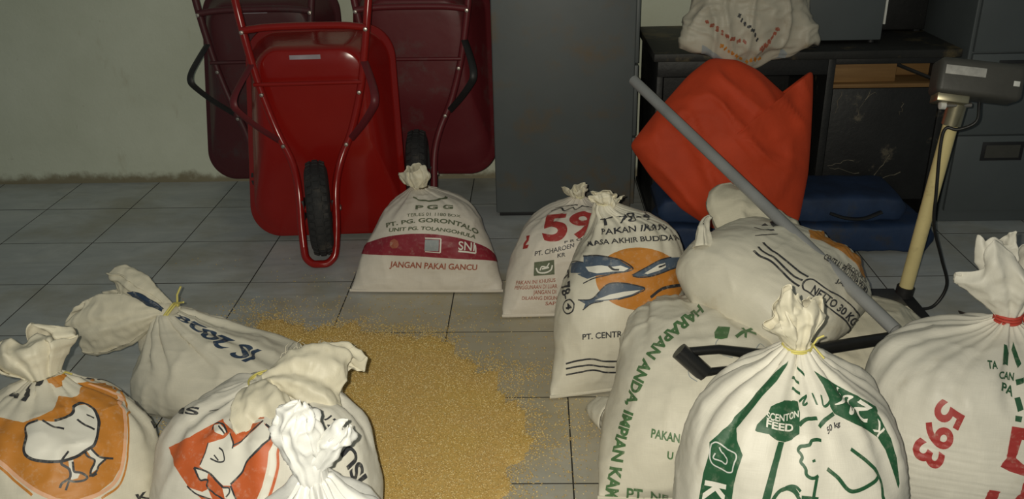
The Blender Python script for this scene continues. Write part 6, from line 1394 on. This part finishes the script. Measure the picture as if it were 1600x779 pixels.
('line','chick2',[([(-0.0204,0.4264),(-0.012,0.4295),(-0.0025,0.4321),(0.0047,0.4385),(0.0141,0.4471),(0.0245,0.4573),(0.0363,0.4695),(0.0452,0.4795),(0.0537,0.4889)],0.0038),([(0.0715,0.4431),(0.0631,0.4377),(0.0555,0.4317),(0.0493,0.4243),(0.0428,0.4166),(0.0358,0.409),(0.0263,0.4003),(0.0185,0.3911),(0.0146,0.382),(0.0111,0.3737),(0.0048,0.3663),(-0.0017,0.3593),(-0.0083,0.3527),(-0.0146,0.346)],0.0041),([(-0.0908,0.4259),(-0.09,0.4168),(-0.0888,0.4073),(-0.0903,0.3981),(-0.0917,0.389),(-0.0929,0.3795)],0.0029),([(-0.104,0.372),(-0.092,0.3712),(-0.0801,0.3694),(-0.0685,0.366),(-0.0576,0.3602),(-0.0476,0.3533),(-0.0379,0.3467),(-0.0286,0.3399)],0.0037),([(-0.104,0.372),(-0.0961,0.3649),(-0.0894,0.3574),(-0.0823,0.3506),(-0.0721,0.353),(-0.0655,0.3515),(-0.0678,0.342),(-0.0618,0.3344),(-0.0519,0.3294),(-0.0434,0.3242),(-0.0328,0.3201),(-0.0237,0.3152)],0.0037),([(-0.073,0.3957),(-0.0615,0.3918),(-0.0493,0.3898),(-0.0375,0.3935),(-0.0391,0.4035),(-0.0454,0.4126),(-0.0588,0.418)],0.0033),([(-0.0659,0.403),(-0.0522,0.3928)],0.0029),([(-0.1006,0.4499),(-0.1117,0.4592),(-0.1067,0.4674),(-0.0821,0.4685),(-0.0646,0.4578),(-0.047,0.4493)],0.0038),([(-0.0905,0.4634),(-0.0711,0.4536),(-0.0566,0.4463)],0.003),([(0.0603,0.4786),(0.0709,0.4674),(0.0734,0.4545),(0.0696,0.4423)],0.005),([(-0.1136,0.3343),(-0.1027,0.3284),(-0.0927,0.3226),(-0.0812,0.319),(-0.0686,0.3168),(-0.0571,0.3141)],0.0033),([(-0.0286,0.3399),(-0.0167,0.3392),(-0.0151,0.3307),(-0.0212,0.3211)],0.0033),([(-0.0142,0.3436),(-0.0086,0.3344),(-0.004,0.3249),(0.0012,0.3155)],0.0037),([(-0.0374,0.4512),(-0.029,0.442),(-0.0221,0.431),(-0.0213,0.4196)],0.0033)],'black',3,'hen_outline'),
('text','chick2','IS',[(-0.262,0.4602),(-0.248,0.4633),(-0.236,0.4659),(-0.2272,0.4677),(-0.2213,0.4688),(-0.2168,0.4694),(-0.2129,0.4696),(-0.2095,0.4694),(-0.2065,0.4689),(-0.2037,0.4682)],[(-0.2975,0.4625),(-0.2837,0.4691),(-0.2716,0.4746),(-0.2614,0.4787),(-0.2515,0.4818),(-0.2417,0.4846),(-0.234,0.4873),(-0.2291,0.4897),(-0.2252,0.4917),(-0.2211,0.4931)],'black',0.032,1),
('line','chick2',[([(-0.1927,0.4832),(-0.1503,0.5062)],0.0035),([(-0.0386,0.5001),(-0.0263,0.5104),(-0.0105,0.513),(-0.0016,0.4942)],0.0052),([(0.0165,0.5156),(0.0315,0.5324)],0.0043)],'black',1,'lettering'),
('text','chick2','ISU',[(0.2947,0.3169),(0.2904,0.3275),(0.2868,0.3379),(0.2828,0.3483),(0.2783,0.3588),(0.2741,0.3689),(0.2699,0.3787),(0.2659,0.3881),(0.2617,0.3973),(0.2569,0.4063)],[(0.257,0.3065),(0.254,0.3159),(0.251,0.3253),(0.2482,0.3347),(0.2455,0.344),(0.2427,0.3533),(0.24,0.3624),(0.2375,0.3712),(0.2353,0.3797),(0.2334,0.3882)],'black',0.032,1),
('line','chick2',[([(0.2375,0.4624),(0.2554,0.4694)],0.0033),([(0.2538,0.4611),(0.2543,0.4543)],0.0053),([(0.2382,0.4513),(0.2356,0.4383)],0.0046),([(0.2938,0.3002),(0.2876,0.2898)],0.0033)],'black',1,'lettering'),
('text','vis','IS 2028',[(0.3247,0.3225),(0.3217,0.3347),(0.3191,0.3471),(0.3178,0.3606),(0.3184,0.3755),(0.3207,0.3914),(0.3239,0.4074),(0.3275,0.4232),(0.3308,0.439),(0.3333,0.4546),(0.3343,0.4698),(0.3339,0.4846)],[(0.2022,0.2992),(0.1926,0.3133),(0.1852,0.3285),(0.1811,0.3451),(0.1804,0.3626),(0.1845,0.3813),(0.1954,0.4015),(0.2107,0.4226),(0.2235,0.4428),(0.2247,0.4602),(0.2057,0.4749),(0.1687,0.488)],'navy',0.032,1),
('line','vis',[([(0.6885,0.4281),(0.6776,0.4225)],0.0059)],'black',1,'lettering'),
('line','hang',[([(-0.1839,0.1314),(-0.1823,0.1215)],0.0065),([(-0.1782,0.1297),(-0.1874,0.123)],0.0065),([(-0.1904,0.1289),(-0.1753,0.124)],0.0065),([(-0.1719,0.112),(-0.1545,0.1216)],0.0065),([(-0.1637,0.1117),(-0.1624,0.122)],0.0065),([(-0.1562,0.1166),(-0.1701,0.1173)],0.0065),([(-0.1469,0.1134),(-0.1415,0.1065)],0.0065),([(-0.1464,0.1168),(-0.1418,0.103)],0.0065),([(-0.1487,0.1036),(-0.1399,0.1162)],0.0065),([(-0.1266,0.0978),(-0.1234,0.1071)],0.0065),([(-0.1223,0.1086),(-0.1277,0.0961)],0.0065),([(-0.1231,0.0954),(-0.1267,0.1093)],0.0065),([(-0.1092,0.093),(-0.1021,0.1006)],0.0065),([(-0.0994,0.0963),(-0.1127,0.0992)],0.0065),([(-0.1001,0.0988),(-0.1116,0.0958)],0.0065),([(-0.0778,0.0897),(-0.0916,0.0922)],0.0065),([(-0.0957,0.0916),(-0.0738,0.0904)],0.0065),([(-0.0767,0.0879),(-0.0928,0.0941)],0.0065),([(-0.0668,0.0799),(-0.0521,0.0845)],0.0065),([(-0.0668,0.0784),(-0.0521,0.086)],0.0065),([(-0.0506,0.0802),(-0.0674,0.0826)],0.0065),([(-0.0281,0.0789),(-0.042,0.0836)],0.0065),([(-0.0392,0.0843),(-0.031,0.0784)],0.0065),([(-0.0369,0.078),(-0.033,0.0841)],0.0065),([(0.0863,0.106),(0.1087,0.0981)],0.0065),([(0.0988,0.1083),(0.0956,0.0965)],0.0065),([(0.1065,0.1016),(0.0873,0.1035)],0.0065),([(0.0805,0.0926),(0.0945,0.0907)],0.0065),([(0.0926,0.0938),(0.082,0.0899)],0.0065),([(0.093,0.0871),(0.082,0.0961)],0.0065),([(0.0835,0.0862),(0.0711,0.0798)],0.0065),([(0.081,0.0868),(0.0738,0.0789)],0.0065),([(0.0718,0.0821),(0.083,0.0832)],0.0065),([(0.0572,0.0815),(0.0727,0.0734)],0.0065),([(0.0643,0.0732),(0.0653,0.0824)],0.0065),([(0.0637,0.082),(0.066,0.0734)],0.0065),([(0.0472,0.0787),(0.0596,0.0641)],0.0066),([(0.0418,0.0769),(0.0618,0.0702)],0.0065),([(0.0453,0.069),(0.0611,0.0746)],0.0065),([(0.0456,0.0549),(0.0362,0.0749)],0.0065),([(0.0313,0.0694),(0.0502,0.0608)],0.0066),([(0.0286,0.0687),(0.0524,0.0624)],0.0066)],'rust',1,'lettering'),
('line','hang',[([(-0.1165,0.0705),(-0.1316,0.0616)],0.0054),([(-0.1176,0.0641),(-0.1311,0.07)],0.0053),([(-0.1229,0.0701),(-0.1258,0.0639)],0.0054),([(-0.1039,0.0629),(-0.1138,0.0596)],0.0054),([(-0.1027,0.0663),(-0.1153,0.0568)],0.0054),([(-0.1066,0.0637),(-0.1108,0.0583)],0.0054),([(-0.0983,0.0553),(-0.0883,0.0559)],0.0054),([(-0.0937,0.0507),(-0.0931,0.0609)],0.0054),([(-0.093,0.0599),(-0.0938,0.0516)],0.0054),([(-0.0839,0.0497),(-0.0727,0.0548)],0.0054),([(-0.0827,0.0613),(-0.0764,0.0493)],0.0054),([(-0.0845,0.0557),(-0.0742,0.054)],0.0054),([(-0.0572,0.0405),(-0.0649,0.05)],0.0054),([(-0.0693,0.0489),(-0.0535,0.0428)],0.0054),([(-0.0626,0.0515),(-0.0582,0.0364)],0.0054),([(-0.0474,0.0373),(-0.0328,0.0258)],0.0054),([(-0.0387,0.0239),(-0.0408,0.0372)],0.0054),([(-0.0476,0.0322),(-0.0329,0.032)],0.0054),([(-0.0133,0.0298),(-0.0096,0.0199)],0.0054),([(-0.0182,0.0241),(-0.005,0.0261)],0.0054),([(-0.0134,0.0313),(-0.0093,0.018)],0.0054),([(0.0013,0.0287),(0.0046,0.0405)],0.0054),([(-0.002,0.0322),(0.0084,0.0356)],0.0054),([(0.002,0.0374),(0.0022,0.0356)],0.0054),([(0.0145,0.0478),(0.0252,0.0239)],0.0054),([(0.0135,0.0442),(0.0267,0.0267)],0.0054),([(0.0123,0.0378),(0.0297,0.03)],0.0054),([(0.0332,0.0303),(0.0484,0.023)],0.0054),([(0.0339,0.0277),(0.0465,0.0293)],0.0054),([(0.0395,0.0227),(0.0399,0.0376)],0.0054)],'orange',1,'lettering'),
('line','hang',[([(-0.0571,0.1456),(-0.0671,0.1456)],0.0053),([(-0.0642,0.1533),(-0.0603,0.1381)],0.0053),([(-0.0694,0.1411),(-0.055,0.1502)],0.0053),([(-0.0494,0.1367),(-0.0563,0.1287)],0.0053),([(-0.0547,0.1283),(-0.0511,0.1372)],0.0053),([(-0.0552,0.1287),(-0.0506,0.1367)],0.0053),([(-0.0353,0.1196),(-0.0446,0.1273)],0.0053),([(-0.039,0.1284),(-0.0397,0.1177)],0.0053),([(-0.044,0.1223),(-0.0348,0.1239)],0.0053),([(-0.0315,0.1163),(-0.0162,0.1195)],0.0053),([(-0.021,0.1156),(-0.0252,0.1196)],0.0053),([(-0.0264,0.1153),(-0.0199,0.1197)],0.0053),([(-0.0173,0.1102),(-0.0,0.1109)],0.0053),([(-0.0151,0.1122),(-0.0025,0.1091)],0.0053),([(-0.0029,0.1075),(-0.0151,0.1141)],0.0053),([(0.006,0.0936),(0.0025,0.1048)],0.0053),([(0.0022,0.1023),(0.0059,0.0964)],0.0053),([(-0.0002,0.0983),(0.0082,0.1005)],0.0053),([(0.0126,0.085),(0.0189,0.0897)],0.0053),([(0.0139,0.0824),(0.0174,0.0923)],0.0053),([(0.0112,0.0842),(0.0201,0.0906)],0.0053)],'black',1,'lettering'),
('poly','hang',[[(-0.2026,0.0513),(-0.1731,0.0428),(-0.1544,0.0438),(-0.1314,0.0373),(-0.1095,0.0329),(-0.0764,0.0177),(-0.0415,-0.0051),(-0.0709,0.0011),(-0.1006,0.0069),(-0.1226,0.0031),(-0.1385,0.0082),(-0.1544,-0.0082),(-0.201,-0.0027)],[(0.1253,0.0373),(0.1553,0.0175),(0.1498,0.0002),(0.121,-0.0055),(0.0923,-0.0053),(0.1192,0.006)]],'grey',1,'print_panel'),
]
# PRINTS END
for pk in PRINTS:
    if pk[0] == 'text':
        pr_text(*pk[1:])
    elif pk[0] == 'poly':
        for one in pk[2]:
            pr_poly(pk[1], [one], *pk[3:])
    elif pk[5] in ('lettering', 'print_outline'):
        for one in pk[2]:
            pr_line(pk[1], [one], *pk[3:])
    else:
        pr_line(*pk[1:])
